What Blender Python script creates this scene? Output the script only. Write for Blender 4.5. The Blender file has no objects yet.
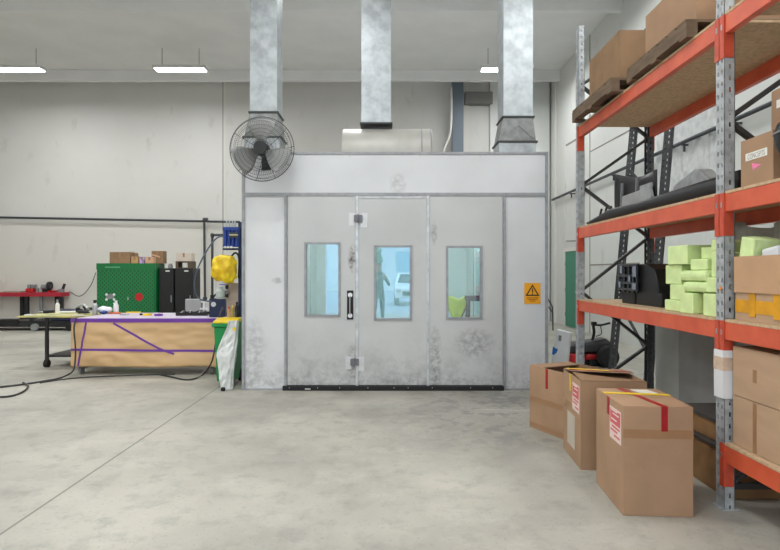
import bpy, bmesh, math, random
from mathutils import Vector, Matrix, noise
random.seed(7)
scn = bpy.context.scene
COL = scn.collection
R = math.radians
PI = math.pi
F = 563.0; CX = 388.0; CY = 273.0; EYE = 1.53          # picture measures, used only to read sizes off the photograph

def lin(r, g, b):
    f = lambda v: (v/255/12.92) if v/255 <= .04045 else ((v/255+.055)/1.055)**2.4
    return (f(r), f(g), f(b), 1)

# ------------------------------------------------------------------ camera
cam = bpy.data.cameras.new('camera'); cam.sensor_width = 36; cam.lens = 36*F/780
cam.shift_x = 2/780; cam.shift_y = -2/780; cam.clip_start = .05; cam.clip_end = 300
camo = bpy.data.objects.new('camera', cam); COL.objects.link(camo)
camo.location = (0, 0, EYE); camo.rotation_euler = (PI/2, 0, 0)
scn.camera = camo
# ------------------------------------------------------------------ world, lights, exposure
w = bpy.data.worlds.new('sky'); scn.world = w; w.use_nodes = True
wn = w.node_tree; bg = wn.nodes['Background']
tc = wn.nodes.new('ShaderNodeTexCoord'); sx = wn.nodes.new('ShaderNodeSeparateXYZ'); cr = wn.nodes.new('ShaderNodeValToRGB')
wn.links.new(tc.outputs['Generated'], sx.inputs[0]); wn.links.new(sx.outputs['Z'], cr.inputs[0]); wn.links.new(cr.outputs[0], bg.inputs[0])
cr.color_ramp.elements[0].color = (.97, .98, 1, 1); cr.color_ramp.elements[1].color = (.34, .6, .92, 1)
cr.color_ramp.elements[1].position = .5
bg.inputs[1].default_value = 4.6
scn.view_settings.view_transform = 'Standard'; scn.view_settings.look = 'None'
scn.view_settings.exposure = 0.0; scn.view_settings.gamma = 1; scn.view_settings.use_curve_mapping = False
FILL_LAMP_W = 98; BOOTH_W = 115
FILL_LAMPS = [(x, y) for y in (-3.5, 0.6, 4.6, 10.5, 15.2) for x in (-10.0, -5.6, -1.2, 3.2) if (x, y) not in ((-1.2, 15.2),)]  # spots of the added ceiling lamps, picked for wall brightness
def area(name, loc, sx_, sy_, power, col, parent=None, rot=(0, 0, 0)):
    l = bpy.data.lights.new(name, 'AREA'); l.shape = 'RECTANGLE'; l.size = sx_; l.size_y = sy_; l.energy = power; l.color = col
    o = bpy.data.objects.new(name, l); COL.objects.link(o); o.location = loc; o.rotation_euler = rot
    if parent: o.parent = parent
    return o
# daylight arriving through the open roller door (a portal only guides sampling of the sky)
pl = area('door_daylight_portal', (-.1, -5.9, 2.1), 4.4, 4.2, 1, (1, 1, 1), rot=(PI/2, 0, 0))
pl.data.cycles.is_portal = True
pl.rotation_euler = (-PI/2, 0, 0)
pl.rotation_euler = (PI/2, 0, 0) if False else (R(90), 0, 0)

# ------------------------------------------------------------------ materials
def nodes(m):
    m.use_nodes = True; nt = m.node_tree; return nt, nt.nodes['Principled BSDF']
MATS = {}
def mat(name, col, rough=.5, metal=0., var=0., vs=6., bump=0., bs=60., col2=None, stretch=None, coat=0, alpha=1, detail=5, contrast=(.35, .65)):
    if name in MATS: return MATS[name]
    m = bpy.data.materials.new(name); nt, b = nodes(m)
    b.inputs['Roughness'].default_value = rough; b.inputs['Metallic'].default_value = metal
    b.inputs['Base Color'].default_value = col; b.inputs['Coat Weight'].default_value = coat
    b.inputs['Alpha'].default_value = alpha
    t = nt.nodes.new('ShaderNodeTexCoord'); mp = nt.nodes.new('ShaderNodeMapping')
    nt.links.new(t.outputs['Object'], mp.inputs[0])
    if stretch: mp.inputs['Scale'].default_value = stretch
    if var or col2:
        n = nt.nodes.new('ShaderNodeTexNoise'); n.inputs['Scale'].default_value = vs; n.inputs['Detail'].default_value = detail
        nt.links.new(mp.outputs[0], n.inputs['Vector'])
        r = nt.nodes.new('ShaderNodeValToRGB'); nt.links.new(n.outputs['Fac'], r.inputs[0])
        c2 = col2 or tuple(max(0, c*(1-var)) for c in col[:3]) + (1,)
        r.color_ramp.elements[0].position = contrast[0]; r.color_ramp.elements[1].position = contrast[1]
        r.color_ramp.elements[0].color = c2; r.color_ramp.elements[1].color = col
        nt.links.new(r.outputs[0], b.inputs['Base Color'])
    if bump:
        n2 = nt.nodes.new('ShaderNodeTexNoise'); n2.inputs['Scale'].default_value = bs; n2.inputs['Detail'].default_value = 4
        nt.links.new(mp.outputs[0], n2.inputs['Vector'])
        bp = nt.nodes.new('ShaderNodeBump'); bp.inputs['Strength'].default_value = bump; bp.inputs['Distance'].default_value = .02
        nt.links.new(n2.outputs['Fac'], bp.inputs['Height']); nt.links.new(bp.outputs[0], b.inputs['Normal'])
    MATS[name] = m; return m
def emis(name, col, s):
    if name in MATS: return MATS[name]
    m = bpy.data.materials.new(name); nt, b = nodes(m)
    b.inputs['Base Color'].default_value = col; b.inputs['Emission Color'].default_value = col; b.inputs['Emission Strength'].default_value = s
    MATS[name] = m; return m

class G:      # tiny math-node helper
    def __init__(s, nt): s.nt = nt
    def v(s, x, sock):
        if isinstance(x, (int, float)): sock.default_value = x
        else: s.nt.links.new(x, sock)
    def m(s, op, a, b=None, clamp=False):
        n = s.nt.nodes.new('ShaderNodeMath'); n.operation = op; n.use_clamp = clamp; s.v(a, n.inputs[0])
        if b is not None: s.v(b, n.inputs[1])
        return n.outputs[0]
    def noise(s, vec, scale, detail=5, scl=None, rough=.5):
        if scl:
            mp = s.nt.nodes.new('ShaderNodeMapping'); mp.inputs['Scale'].default_value = scl; s.nt.links.new(vec, mp.inputs[0]); vec = mp.outputs[0]
        n = s.nt.nodes.new('ShaderNodeTexNoise'); n.inputs['Scale'].default_value = scale; n.inputs['Detail'].default_value = detail
        n.inputs['Roughness'].default_value = rough
        s.nt.links.new(vec, n.inputs['Vector']); return n.outputs['Fac']
    def step(s, x, a, b):       # 0 below a, 1 above b
        n = s.nt.nodes.new('ShaderNodeMapRange'); n.clamp = True; s.v(x, n.inputs['Value'])
        n.inputs['From Min'].default_value = a; n.inputs['From Max'].default_value = b
        return n.outputs[0]
    def mix(s, fac, c1, c2):
        n = s.nt.nodes.new('ShaderNodeMix'); n.data_type = 'RGBA'; s.v(fac, n.inputs['Factor'])
        for c, k in ((c1, 6), (c2, 7)):
            if isinstance(c, tuple): n.inputs[k].default_value = c
            else: s.nt.links.new(c, n.inputs[k])
        return n.outputs[2]

def floor_mat():
    m = bpy.data.materials.new('worn_concrete'); nt, b = nodes(m); g = G(nt)
    P = nt.nodes.new('ShaderNodeNewGeometry').outputs['Position']
    s = nt.nodes.new('ShaderNodeSeparateXYZ'); nt.links.new(P, s.inputs[0]); X, Y = s.outputs[0], s.outputs[1]
    n1 = g.noise(P, .7, 8); n2 = g.noise(P, 5, 8, rough=.65); n3 = g.noise(P, 38, 4); n4 = g.noise(P, 2.2, 6, scl=(1, .35, 1))
    c = g.mix(g.step(n1, .38, .62), lin(150, 147, 137), lin(177, 174, 162))
    c = g.mix(g.m('MULTIPLY', g.step(n2, .5, .70), .5), c, lin(126, 124, 117))
    n5 = g.noise(P, 1.6, 9, rough=.72)
    c = g.mix(g.m('MULTIPLY', g.step(n5, .52, .66), .32), c, lin(196, 193, 183))
    c = g.mix(g.m('MULTIPLY', g.step(n3, .60, .70), .35), c, lin(108, 106, 100))
    # worn grey paint apron in front of the booth doors, flaking
    d1 = g.m('MULTIPLY', g.step(X, -.5, .9), g.step(Y, 4.2, 5.6)); d1 = g.m('MULTIPLY', d1, g.m('SUBTRACT', 1, g.step(Y, 7.6, 7.9)))
    flake = g.step(g.m('ADD', n2, g.m('MULTIPLY', n4, .45)), .66, .74)
    c = g.mix(g.m('MULTIPLY', g.m('MULTIPLY', d1, g.m('SUBTRACT', 1, flake)), .62), c, lin(112, 113, 113))
    # brown dirt in front of the threshold
    d2 = g.m('MULTIPLY', g.step(Y, 6.6, 7.2), g.m('SUBTRACT', 1, g.step(Y, 7.45, 7.5)))
    d2 = g.m('MULTIPLY', d2, g.m('MULTIPLY', g.step(X, -2.2, -1.7), g.m('SUBTRACT', 1, g.step(X, 1.2, 2.0))))
    c = g.mix(g.m('MULTIPLY', g.m('MULTIPLY', d2, g.step(n4, .38, .6)), .45), c, lin(104, 95, 86))
    # saw-cut joints
    def line(c, d, wd, col, lo=None):
        a = g.m('ABSOLUTE', d); k = g.m('SUBTRACT', 1, g.step(a, wd*.5, wd))
        if lo: k = g.m('MULTIPLY', k, lo)
        return g.mix(g.m('MULTIPLY', k, .75), c, col)
    c = line(c, g.m('ADD', X, 2.27), .012, lin(92, 90, 85))
    c = line(c, g.m('SUBTRACT', Y, 10.6), .012, lin(92, 90, 85))
    c = line(c, g.m('ADD', g.m('ADD', X, g.m('MULTIPLY', Y, .65)), 0.45), .007, lin(128, 126, 120))
    c = line(c, g.m('SUBTRACT', g.m('ADD', Y, g.m('MULTIPLY', X, .1)), 6.42), .018, lin(200, 200, 196), g.step(X, .95, 1.1))
    nt.links.new(c, b.inputs['Base Color']); b.inputs['Roughness'].default_value = .55
    bp = nt.nodes.new('ShaderNodeBump'); bp.inputs['Strength'].default_value = .15; bp.inputs['Distance'].default_value = .01
    nt.links.new(n3, bp.inputs['Height']); nt.links.new(bp.outputs[0], b.inputs['Normal']); return m

def wall_mat(name, a, b_, lower=None):
    m = bpy.data.materials.new(name); nt, b = nodes(m); g = G(nt)
    P = nt.nodes.new('ShaderNodeNewGeometry').outputs['Position']
    s = nt.nodes.new('ShaderNodeSeparateXYZ'); nt.links.new(P, s.inputs[0])
    n1 = g.noise(P, .35, 6); n2 = g.noise(P, 3, 6, scl=(1, 1, .5))
    c = g.mix(g.step(n1, .3, .7), a, b_)
    if lower:      # a warmer painted dado below the pipe line
        c = g.mix(g.m('SUBTRACT', 1, g.step(s.outputs[2], 3.05, 3.25)), c, lower)
    c = g.mix(g.m('MULTIPLY', g.step(n2, .62, .75), .16), c, lin(120, 112, 100))
    nt.links.new(c, b.inputs['Base Color']); b.inputs['Roughness'].default_value = .75; return m

def booth_mat(name, base, dirt_z, dirt_amt, seed=0., scuffs=()):
    m = bpy.data.materials.new(name); nt, b = nodes(m); g = G(nt)
    P = nt.nodes.new('ShaderNodeNewGeometry').outputs['Position']
    s = nt.nodes.new('ShaderNodeSeparateXYZ'); nt.links.new(P, s.inputs[0]); X, Z = s.outputs[0], s.outputs[2]
    mp = nt.nodes.new('ShaderNodeMapping'); mp.inputs['Location'].default_value = (seed, 0, seed); nt.links.new(P, mp.inputs[0]); P2 = mp.outputs[0]
    n1 = g.noise(P2, 1.2, 6); n2 = g.noise(P2, 4, 9, rough=.7); n3 = g.noise(P2, 14, 6, rough=.7)
    dk = tuple(c*.86 for c in base[:3]) + (1,)
    c = g.mix(g.step(n1, .3, .7), dk, base)
    low = g.m('SUBTRACT', 1, g.step(Z, dirt_z*.25, dirt_z))
    k = g.m('MULTIPLY', low, g.step(g.m('ADD', n2, g.m('MULTIPLY', n3, .35)), .62, .86))
    c = g.mix(g.m('MULTIPLY', k, dirt_amt), c, lin(70, 68, 68))
    low2 = g.m('SUBTRACT', 1, g.step(Z, .08, .26))
    c = g.mix(g.m('MULTIPLY', g.m('MULTIPLY', low2, g.step(n3, .42, .6)), dirt_amt), c, lin(60, 58, 58))
    for (x, z, rx, rz, amt, col) in scuffs:
        dx = g.m('MULTIPLY', g.m('SUBTRACT', X, x), 1/rx); dz = g.m('MULTIPLY', g.m('SUBTRACT', Z, z), 1/rz)
        d = g.m('ADD', g.m('MULTIPLY', dx, dx), g.m('MULTIPLY', dz, dz))
        k = g.m('MULTIPLY', g.m('SUBTRACT', 1, g.step(d, .2, 1)), g.step(n3, .4, .58))
        c = g.mix(g.m('MULTIPLY', k, amt), c, col)
    nt.links.new(c, b.inputs['Base Color']); b.inputs['Roughness'].default_value = .42; return m

def glass_mat(name, tint, refl):
    m = bpy.data.materials.new(name); m.use_nodes = True; nt = m.node_tree; nt.nodes.remove(nt.nodes['Principled BSDF'])
    out = nt.nodes['Material Output']; tr = nt.nodes.new('ShaderNodeBsdfTransparent'); gl = nt.nodes.new('ShaderNodeBsdfGlossy')
    tr.inputs[0].default_value = tint; gl.inputs['Roughness'].default_value = .0; mx = nt.nodes.new('ShaderNodeMixShader')
    fr = nt.nodes.new('ShaderNodeFresnel'); fr.inputs[0].default_value = refl
    nt.links.new(fr.outputs[0], mx.inputs[0]); nt.links.new(tr.outputs[0], mx.inputs[1]); nt.links.new(gl.outputs[0], mx.inputs[2])
    nt.links.new(mx.outputs[0], out.inputs[0]); MATS[name] = m; return m
def film_mat(name, col, a):
    m = mat(name, col, .35, var=.25, vs=7, bump=.5, bs=14); m.node_tree.nodes['Principled BSDF'].inputs['Alpha'].default_value = a; return m

def peg_mat():
    m = bpy.data.materials.new('green_peg_steel'); nt, b = nodes(m); g = G(nt)
    P = nt.nodes.new('ShaderNodeNewGeometry').outputs['Position']
    s = nt.nodes.new('ShaderNodeSeparateXYZ'); nt.links.new(P, s.inputs[0]); X, Z = s.outputs[0], s.outputs[2]
    u = g.m('ADD', X, Z); v = g.m('SUBTRACT', X, Z); p = .085
    fu = g.m('ABSOLUTE', g.m('SUBTRACT', g.m('FRACT', g.m('DIVIDE', g.m('ADD', u, 40), p)), .5))
    fv = g.m('ABSOLUTE', g.m('SUBTRACT', g.m('FRACT', g.m('DIVIDE', g.m('ADD', v, 40), p)), .5))
    hole = g.m('MULTIPLY', g.m('LESS_THAN', fu, .24), g.m('LESS_THAN', fv, .24))
    c = g.mix(hole, lin(6, 116, 58), lin(3, 66, 34)); nt.links.new(c, b.inputs['Base Color']); b.inputs['Roughness'].default_value = .45; return m

M_floor = floor_mat()
M_wallb = wall_mat('painted_wall_panel', lin(202, 200, 194), lin(212, 211, 207), lin(211, 208, 200))
M_wallr = wall_mat('pale_side_wall_paint', lin(204, 205, 200), lin(214, 215, 210))
M_ceil = mat('roof_lining', lin(228, 228, 226), .8, var=.06, vs=1)
M_white = booth_mat('booth_white_panel', lin(214, 216, 218), .8, .25, 3.1, ((.13, 2.70, .13, .16, .35, lin(120, 118, 115)), (-1.45, 1.43, .08, .05, .5, lin(110, 110, 112)), (-1.75, .5, .16, .5, .3, lin(90, 88, 88))))
M_doorp = booth_mat('booth_door_panel', lin(194, 196, 195), .8, .34, 8.7, ((-.46, 1.72, .07, .2, .9, lin(66, 52, 44)), (.6, 2.05, .05, .18, .6, lin(120, 118, 116)), (1.13, .62, .3, .22, .45, lin(92, 92, 94)), (-.46, .35, .1, .3, .5, lin(90, 84, 80)), (.62, .4, .1, .5, .5, lin(90, 86, 84))))
M_alu = mat('dull_aluminium', lin(158, 160, 163), .45, .15, var=.2, vs=12)
M_chrome = mat('bright_edge_strip', lin(206, 207, 208), .35, .4, var=.25, vs=10)
M_galv = mat('galvanised_steel', lin(178, 184, 186), .38, .6, var=.3, vs=7, detail=8)
M_galvd = mat('galvanised_transition', lin(146, 148, 146), .45, .5, var=.35, vs=9, detail=8)
M_flange = mat('dark_flange', lin(66, 68, 66), .55, .4)
M_black = mat('black_steel', lin(34, 35, 37), .5, .2, var=.3, vs=9)
M_blackp = mat('black_plastic', lin(22, 22, 23), .42, var=.35, vs=7)
M_glossb = mat('gloss_black_plastic', lin(28, 29, 31), .14, var=.2, vs=5)
M_rubber = mat('black_rubber', lin(26, 26, 27), .8)
M_orange = mat('orange_powder_coat', lin(216, 98, 66), .42, var=.16, vs=5, col2=lin(200, 84, 56))
M_orangec = mat('orange_connector_paint', lin(204, 80, 54), .45, var=.2, vs=12)
M_upr = mat('galvanised_upright', lin(182, 186, 188), .45, .12, var=.3, vs=18)
M_updk = mat('dark_grey_upright_paint', lin(70, 72, 74), .5, .2, var=.2, vs=8)
M_brace = mat('brace_steel', lin(66, 66, 66), .5, .3, var=.2)
M_board = mat('particle_board', lin(206, 176, 140), .75, var=.25, vs=30, detail=8)
M_card = mat('cardboard', lin(172, 138, 108), .78, var=.14, vs=3, bump=.12, bs=18)
M_card2 = mat('cardboard_smooth', lin(186, 154, 124), .75, var=.1, vs=3, stretch=(1, 1, 4))
M_cardd = mat('cardboard_dark', lin(150, 118, 86), .8, var=.2, vs=5)
M_ctape = mat('brown_packing_tape', lin(160, 122, 88), .35, var=.1)
M_redt = mat('red_tape', lin(168, 22, 30), .35, var=.2, vs=20)
M_yelt = mat('yellow_tape', lin(240, 206, 24), .4, var=.1)
M_orgt = mat('amber_tape', lin(226, 160, 22), .35, var=.25, vs=9)
M_paper = mat('brown_masking_paper', lin(208, 172, 126), .55, var=.08, vs=2.2, bump=.9, bs=1.9, stretch=(1, 1, 2.6))
for n_ in M_paper.node_tree.nodes:
    if n_.type == 'BUMP': n_.inputs['Distance'].default_value = .085
    if n_.type == 'TEX_NOISE': n_.inputs['Detail'].default_value = 1
    if n_.type == 'MAPPING': n_.inputs['Rotation'].default_value = (0, R(24), 0)
M_purple = mat('purple_tape', lin(112, 58, 158), .5, var=.15)
M_lilac = mat('lilac_film', lin(214, 200, 216), .4, var=.1)
M_foam = mat('lime_foam', lin(220, 240, 172), .9, var=.12, vs=9, bump=.25, bs=45)
M_whitep = mat('white_plastic', lin(226, 228, 230), .4, var=.05)
M_whiteb = mat('white_film_bag', lin(222, 226, 224), .5, var=.2, vs=9, bump=1.0, bs=13)
M_greyp = mat('grey_plastic', lin(140, 142, 142), .45, var=.25, vs=8)
M_silver = mat('silver_steel', lin(190, 192, 194), .3, .8, var=.2)
M_red = mat('red_enamel', lin(176, 30, 52), .4, var=.2, vs=6)
M_redb = mat('bright_red_paint', lin(184, 24, 30), .35)
M_blue = mat('blue_enamel', lin(28, 60, 142), .35, var=.25, vs=10)
M_navy = mat('navy_enamel', lin(30, 44, 78), .4, var=.2)
M_yel = mat('yellow_pvc', lin(244, 214, 30), .42, var=.14, vs=9, col2=lin(206, 160, 14), bump=.5, bs=12)
M_green = mat('green_bin_plastic', lin(20, 140, 72), .45, var=.12)
M_greend = mat('green_cabinet_paint', lin(4, 112, 56), .4, var=.1)
M_gdoor = mat('teal_green_door_paint', lin(40, 128, 100), .45, var=.08)
M_pipe = mat('dark_grey_pipe', lin(62, 64, 68), .5, .2)
M_pink = mat('pink_sticker', lin(240, 130, 172), .6)
M_labelp = mat('pink_white_label', lin(232, 160, 160), .6, col2=lin(240, 226, 222), vs=26, detail=3, contrast=(.45, .55))
M_label = mat('white_label', lin(232, 230, 222), .6, var=.08, vs=20)
M_ink = mat('dark_ink', lin(40, 36, 34), .7)
M_wood = mat('old_pallet_timber', lin(118, 98, 78), .8, var=.35, vs=6, stretch=(1, 1, 6))
M_pallet = mat('brown_pallet_timber', lin(150, 112, 72), .75, var=.3, vs=6)
M_mdf = mat('grey_board', lin(160, 160, 158), .7, var=.16, vs=2.4)
M_bag = film_mat('grey_poly_bag', lin(178, 172, 168), .85)
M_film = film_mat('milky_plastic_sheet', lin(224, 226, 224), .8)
M_teal = mat('booth_inner_panel', lin(212, 226, 226), .35, var=.05)
M_lime = mat('lime_masking_film', lin(206, 220, 84), .5, var=.1)
M_sign = mat('amber_sign_face', lin(238, 164, 12), .45)
M_glass = glass_mat('booth_window_glass', (.88, .94, .94, 1), 2.7)
M_hose = mat('dark_rubber_hose', lin(52, 52, 52), .6)
M_hoseb = mat('slate_blue_hose', lin(88, 100, 118), .5)
M_fill_lens = emis('added_lamp_lens', (.97, .98, 1, 1), 9)
M_ledb = emis('booth_tube_glow', (.86, 1, 1, 1), 6)

# ------------------------------------------------------------------ mesh builder
ORG = {}
class MB:
    def __init__(s): s.bm = bmesh.new()
    def box(s, x0, x1, y0, y1, z0, z1):
        return s.obox(((x0+x1)/2, (y0+y1)/2, (z0+z1)/2), (abs(x1-x0), abs(y1-y0), abs(z1-z0)))
    def obox(s, c, size, rot=None):
        m = Matrix.Translation(Vector(c)) @ (rot.to_4x4() if rot else Matrix.Identity(4)) @ Matrix.Diagonal((size[0], size[1], size[2], 1))
        bmesh.ops.create_cube(s.bm, size=1, matrix=m); return s
    def bar(s, a, b, w_, t, up=(0, 0, 1)):
        a, b = Vector(a), Vector(b); d = b-a; L = d.length; d.normalize(); u = Vector(up)
        if abs(d.dot(u)) > .99: u = Vector((0, 1, 0))
        x = d.cross(u).normalized(); y = x.cross(d).normalized()
        rot = Matrix((x, d, y)).transposed()
        return s.obox((a+b)/2, (w_, L, t), rot)
    def cyl(s, a, b, r, r2=None, seg=16):
        a, b = Vector(a), Vector(b); d = b-a; L = d.length
        q = Vector((0, 0, 1)).rotation_difference(d.normalized()).to_matrix().to_4x4()
        bmesh.ops.create_cone(s.bm, cap_ends=True, segments=seg, radius1=r, radius2=r if r2 is None else r2, depth=L, matrix=Matrix.Translation((a+b)/2) @ q); return s
    def sph(s, c, r, seg=16, scale=(1, 1, 1)):
        bmesh.ops.create_uvsphere(s.bm, u_segments=seg, v_segments=max(6, seg//2), radius=r, matrix=Matrix.Translation(Vector(c)) @ Matrix.Diagonal((*scale, 1))); return s
    def tube(s, pts, r, seg=8, closed=False):
        pts = [Vector(p) for p in pts]; n = len(pts); rings = []; ref = Vector((0, 0, 1))
        for i, p in enumerate(pts):
            if closed: d = pts[(i+1) % n]-pts[i-1]
            else: d = pts[min(i+1, n-1)]-pts[max(i-1, 0)]
            d.normalize(); u = ref - d*ref.dot(d)
            if u.length < .05: u = Vector((1, 0, 0)) - d*d.x
            u.normalize(); v = d.cross(u); ref = u
            rings.append([s.bm.verts.new(p + (u*math.cos(2*PI*k/seg)+v*math.sin(2*PI*k/seg))*r) for k in range(seg)])
        for i in range(n if closed else n-1):
            A, B = rings[i], rings[(i+1) % n]
            for k in range(seg): s.bm.faces.new((A[k], A[(k+1) % seg], B[(k+1) % seg], B[k]))
        if not closed:
            s.bm.faces.new(rings[0][::-1]); s.bm.faces.new(rings[-1])
        return s
    def lathe(s, prof, c=(0, 0, 0), seg=24, rot=None):
        c = Vector(c); rings = []
        for r, z in prof:
            ring = []
            for k in range(seg):
                v = Vector((r*math.cos(2*PI*k/seg), r*math.sin(2*PI*k/seg), z))
                if rot: v = rot @ v
                ring.append(s.bm.verts.new(c+v))
            rings.append(ring)
        for A, B in zip(rings, rings[1:]):
            for k in range(seg): s.bm.faces.new((A[k], A[(k+1) % seg], B[(k+1) % seg], B[k]))
        s.bm.faces.new(rings[0][::-1]); s.bm.faces.new(rings[-1]); return s
    def prism(s, pts, vec):          # pts: polygon in 3D, swept by vec
        a = [s.bm.verts.new(Vector(p)) for p in pts]; b = [s.bm.verts.new(Vector(p)+Vector(vec)) for p in pts]
        s.bm.faces.new(a[::-1]); s.bm.faces.new(b); n = len(a)
        for i in range(n): s.bm.faces.new((a[i], a[(i+1) % n], b[(i+1) % n], b[i]))
        return s
    def loft(s, rings, cap=True):
        rs = [[s.bm.verts.new(Vector(p)) for p in r] for r in rings]
        for A, B in zip(rs, rs[1:]):
            n = len(A)
            for k in range(n): s.bm.faces.new((A[k], A[(k+1) % n], B[(k+1) % n], B[k]))
        if cap: s.bm.faces.new(rs[0][::-1]); s.bm.faces.new(rs[-1])
        return s
    def sheet(s, fn, nu, nv, th):    # fn(u, v) -> point; thickness via solidify
        g = [[s.bm.verts.new(Vector(fn(i/nu, j/nv))) for j in range(nv+1)] for i in range(nu+1)]
        for i in range(nu):
            for j in range(nv): s.bm.faces.new((g[i][j], g[i+1][j], g[i+1][j+1], g[i][j+1]))
        s.th = th; return s
    def obj(s, name, m, parent=None, origin=None, bevel=0, smooth=False, world=True, sub=0):
        bm = s.bm; bmesh.ops.recalc_face_normals(bm, faces=bm.faces)
        if parent is not None: o0 = ORG[parent.name] if world else Vector((0, 0, 0))
        elif origin is not None: o0 = Vector(origin)
        else:
            xs = [v.co for v in bm.verts]
            o0 = Vector(((min(v.x for v in xs)+max(v.x for v in xs))/2, (min(v.y for v in xs)+max(v.y for v in xs))/2, min(v.z for v in xs)))
        bmesh.ops.translate(bm, verts=bm.verts, vec=-o0)
        me = bpy.data.meshes.new(name); bm.to_mesh(me); bm.free(); me.materials.append(m)
        if smooth:
            for p in me.polygons: p.use_smooth = True
        o = bpy.data.objects.new(name, me); COL.objects.link(o)
        if parent is not None: o.parent = parent
        else: o.location = o0
        ORG[o.name] = o0
        if hasattr(s, 'th'):
            md = o.modifiers.new('thickness', 'SOLIDIFY'); md.thickness = s.th; md.offset = 0
        if bevel:
            md = o.modifiers.new('soft_edges', 'BEVEL'); md.width = bevel; md.segments = 2; md.limit_method = 'ANGLE'
        if sub:
            md = o.modifiers.new('smooth', 'SUBSURF'); md.levels = sub; md.render_levels = sub
        if smooth == 'auto':
            md = None
            me.set_sharp_from_angle(angle=R(35))
        return o
def tag(o, label=None, cat=None, group=None, kind=None):
    if label: o['label'] = label
    if cat: o['category'] = cat
    if group: o['group'] = group
    if kind: o['kind'] = kind
    return o
def thing(name, label, cat, loc=(0, 0, 0), rz=0, group=None):
    o = bpy.data.objects.new(name, None); COL.objects.link(o); o.empty_display_size = .1
    o.location = loc; o.rotation_euler = (0, 0, rz); ORG[o.name] = Vector(loc)
    return tag(o, label, cat, group)
def dup(root, loc, rz=None, label=None, group=None):
    r = root.copy(); COL.objects.link(r); r.location = loc
    if rz is not None: r.rotation_euler = (0, 0, rz)
    if label: r['label'] = label
    if group: r['group'] = group
    for ch in list(root.children):
        c = ch.copy(); COL.objects.link(c); c.parent = r
        for g in list(ch.children):
            d = g.copy(); COL.objects.link(d); d.parent = c
    return r
def X(px, d): return (px-CX)*d/F
def H(py, d): return EYE+(CY-py)*d/F
def fl(px, py, z=0.0):
    d = F*(EYE-z)/(py-CY); return (X(px, d), d, z)
def struct(mb, name, m, **k): return tag(mb.obj(name, m, **k), kind='structure')
def curve(pts, n=8):     # Catmull-Rom through points
    P = [Vector(p) for p in pts]; P = [P[0]*2-P[1]]+P+[P[-1]*2-P[-2]]; out = []
    for i in range(1, len(P)-2):
        for k in range(n):
            t = k/n; a, b, c, d = P[i-1:i+3]
            out.append(.5*((2*b)+(c-a)*t+(2*a-5*b+4*c-d)*t*t+(3*b-a-3*c+d)*t*t*t))
    out.append(P[-2]); return out

# ================================================================== STRUCTURE
XL, XR, YB, YF, ZC = -14.0, 5.15, 17.9, -6.0, 7.6
struct(MB().box(XL-.2, XR+.2, YF, YB+.2, -.2, 0), 'floor', M_floor)
struct(MB().box(XL-.2, XR+.2, YB, YB+.2, 0, ZC), 'wall_back', M_wallb)
struct(MB().box(XR, XR+.2, YF, YB, 0, ZC), 'wall_right', M_wallr)
struct(MB().box(XL-.2, XL, YF, YB, 0, ZC), 'wall_left', M_wallb)
wf = MB().box(XL-.2, -2.3, YF-.2, YF, 0, ZC).box(2.1, XR+.2, YF-.2, YF, 0, ZC).box(-2.3, 2.1, YF-.2, YF, 4.2, ZC)
struct(wf, 'wall_front', M_wallb)
struct(MB().box(XL-.2, XR+.2, YF-.2, YB+.2, ZC, ZC+.15), 'ceiling', M_ceil)
for i, y in enumerate((-2.4, 2.6, 7.6, 12.4, 16.9)):
    struct(MB().box(XL, XR, y-.06, y+.06, ZC-.32, ZC), 'trim_%d' % (i+1), M_ceil)
struct(MB().box(-40, 40, -60, YF-.2, -.2, -.02), 'ground', mat('outside_concrete', lin(186, 188, 190), .8, var=.15, vs=1))
# wall panel joints, column and raised panels on the back wall
tn = 10
def trim(mb, m):
    global tn
    struct(mb, 'trim_%d' % tn, m); tn += 1
M_joint = mat('joint_sealant', lin(140, 134, 124), .8)
M_jl = mat('pale_strip', lin(214, 212, 204), .7)
x = X(223, 17.9); trim(MB().box(x-.012, x+.012, YB-.012, YB, 0, ZC), M_joint); trim(MB().box(x+.02, x+.09, YB-.02, YB, 0, ZC), M_jl)
x = X(468, 17.9); trim(MB().box(x-.16, x+.02, YB-.06, YB, 0, ZC), M_jl)
trim(MB().box(X(490, 17.9)-.02, X(548, 17.9), YB-.16, YB, 0, ZC), mat('pale_return_panel', lin(214, 216, 212), .7))
trim(MB().box(X(464, 17.9), X(491, 17.9), YB-.3, YB, H(106, 17.9), 7.2), mat('dark_lintel', lin(120, 120, 116), .7))
trim(MB().box(X(452, 17.5), X(463, 17.5), 17.38, 17.62, 0, ZC), mat('slate_column_paint', lin(96, 106, 116), .55))
# corner strip and the seams of the right wall
trim(MB().box(XR-.04, XR, 17.2, 17.32, 0, ZC), M_jl)
def rline(px0, py0, px1, py1, wd, m):   # a seam that runs along the right wall
    a = (XR-.004, XR*F/(px0-CX), H(py0, XR*F/(px0-CX))); b = (XR-.004, XR*F/(px1-CX), H(py1, XR*F/(px1-CX)))
    trim(MB().bar(a, b, .008, wd), m)
rline(566, 145.5, 584, 135, .05, M_joint); rline(590, 152, 650, 119, .025, M_joint)
rline(566, 241, 584, 240.5, .025, M_joint); rline(590, 265, 640, 263.2, .03, M_joint)
yy = XR*F/(565.5-CX); trim(MB().box(XR-.03, XR, yy-.05, yy+.03, 0, 5.2), M_jl)
yy = XR*F/(590-CX); trim(MB().box(XR-.008, XR, yy-.02, yy+.02, 0, ZC), M_joint)
yy = XR*F/(723-CX); trim(MB().box(XR-.01, XR, yy-.02, yy+.02, 0, ZC), M_joint)
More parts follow.
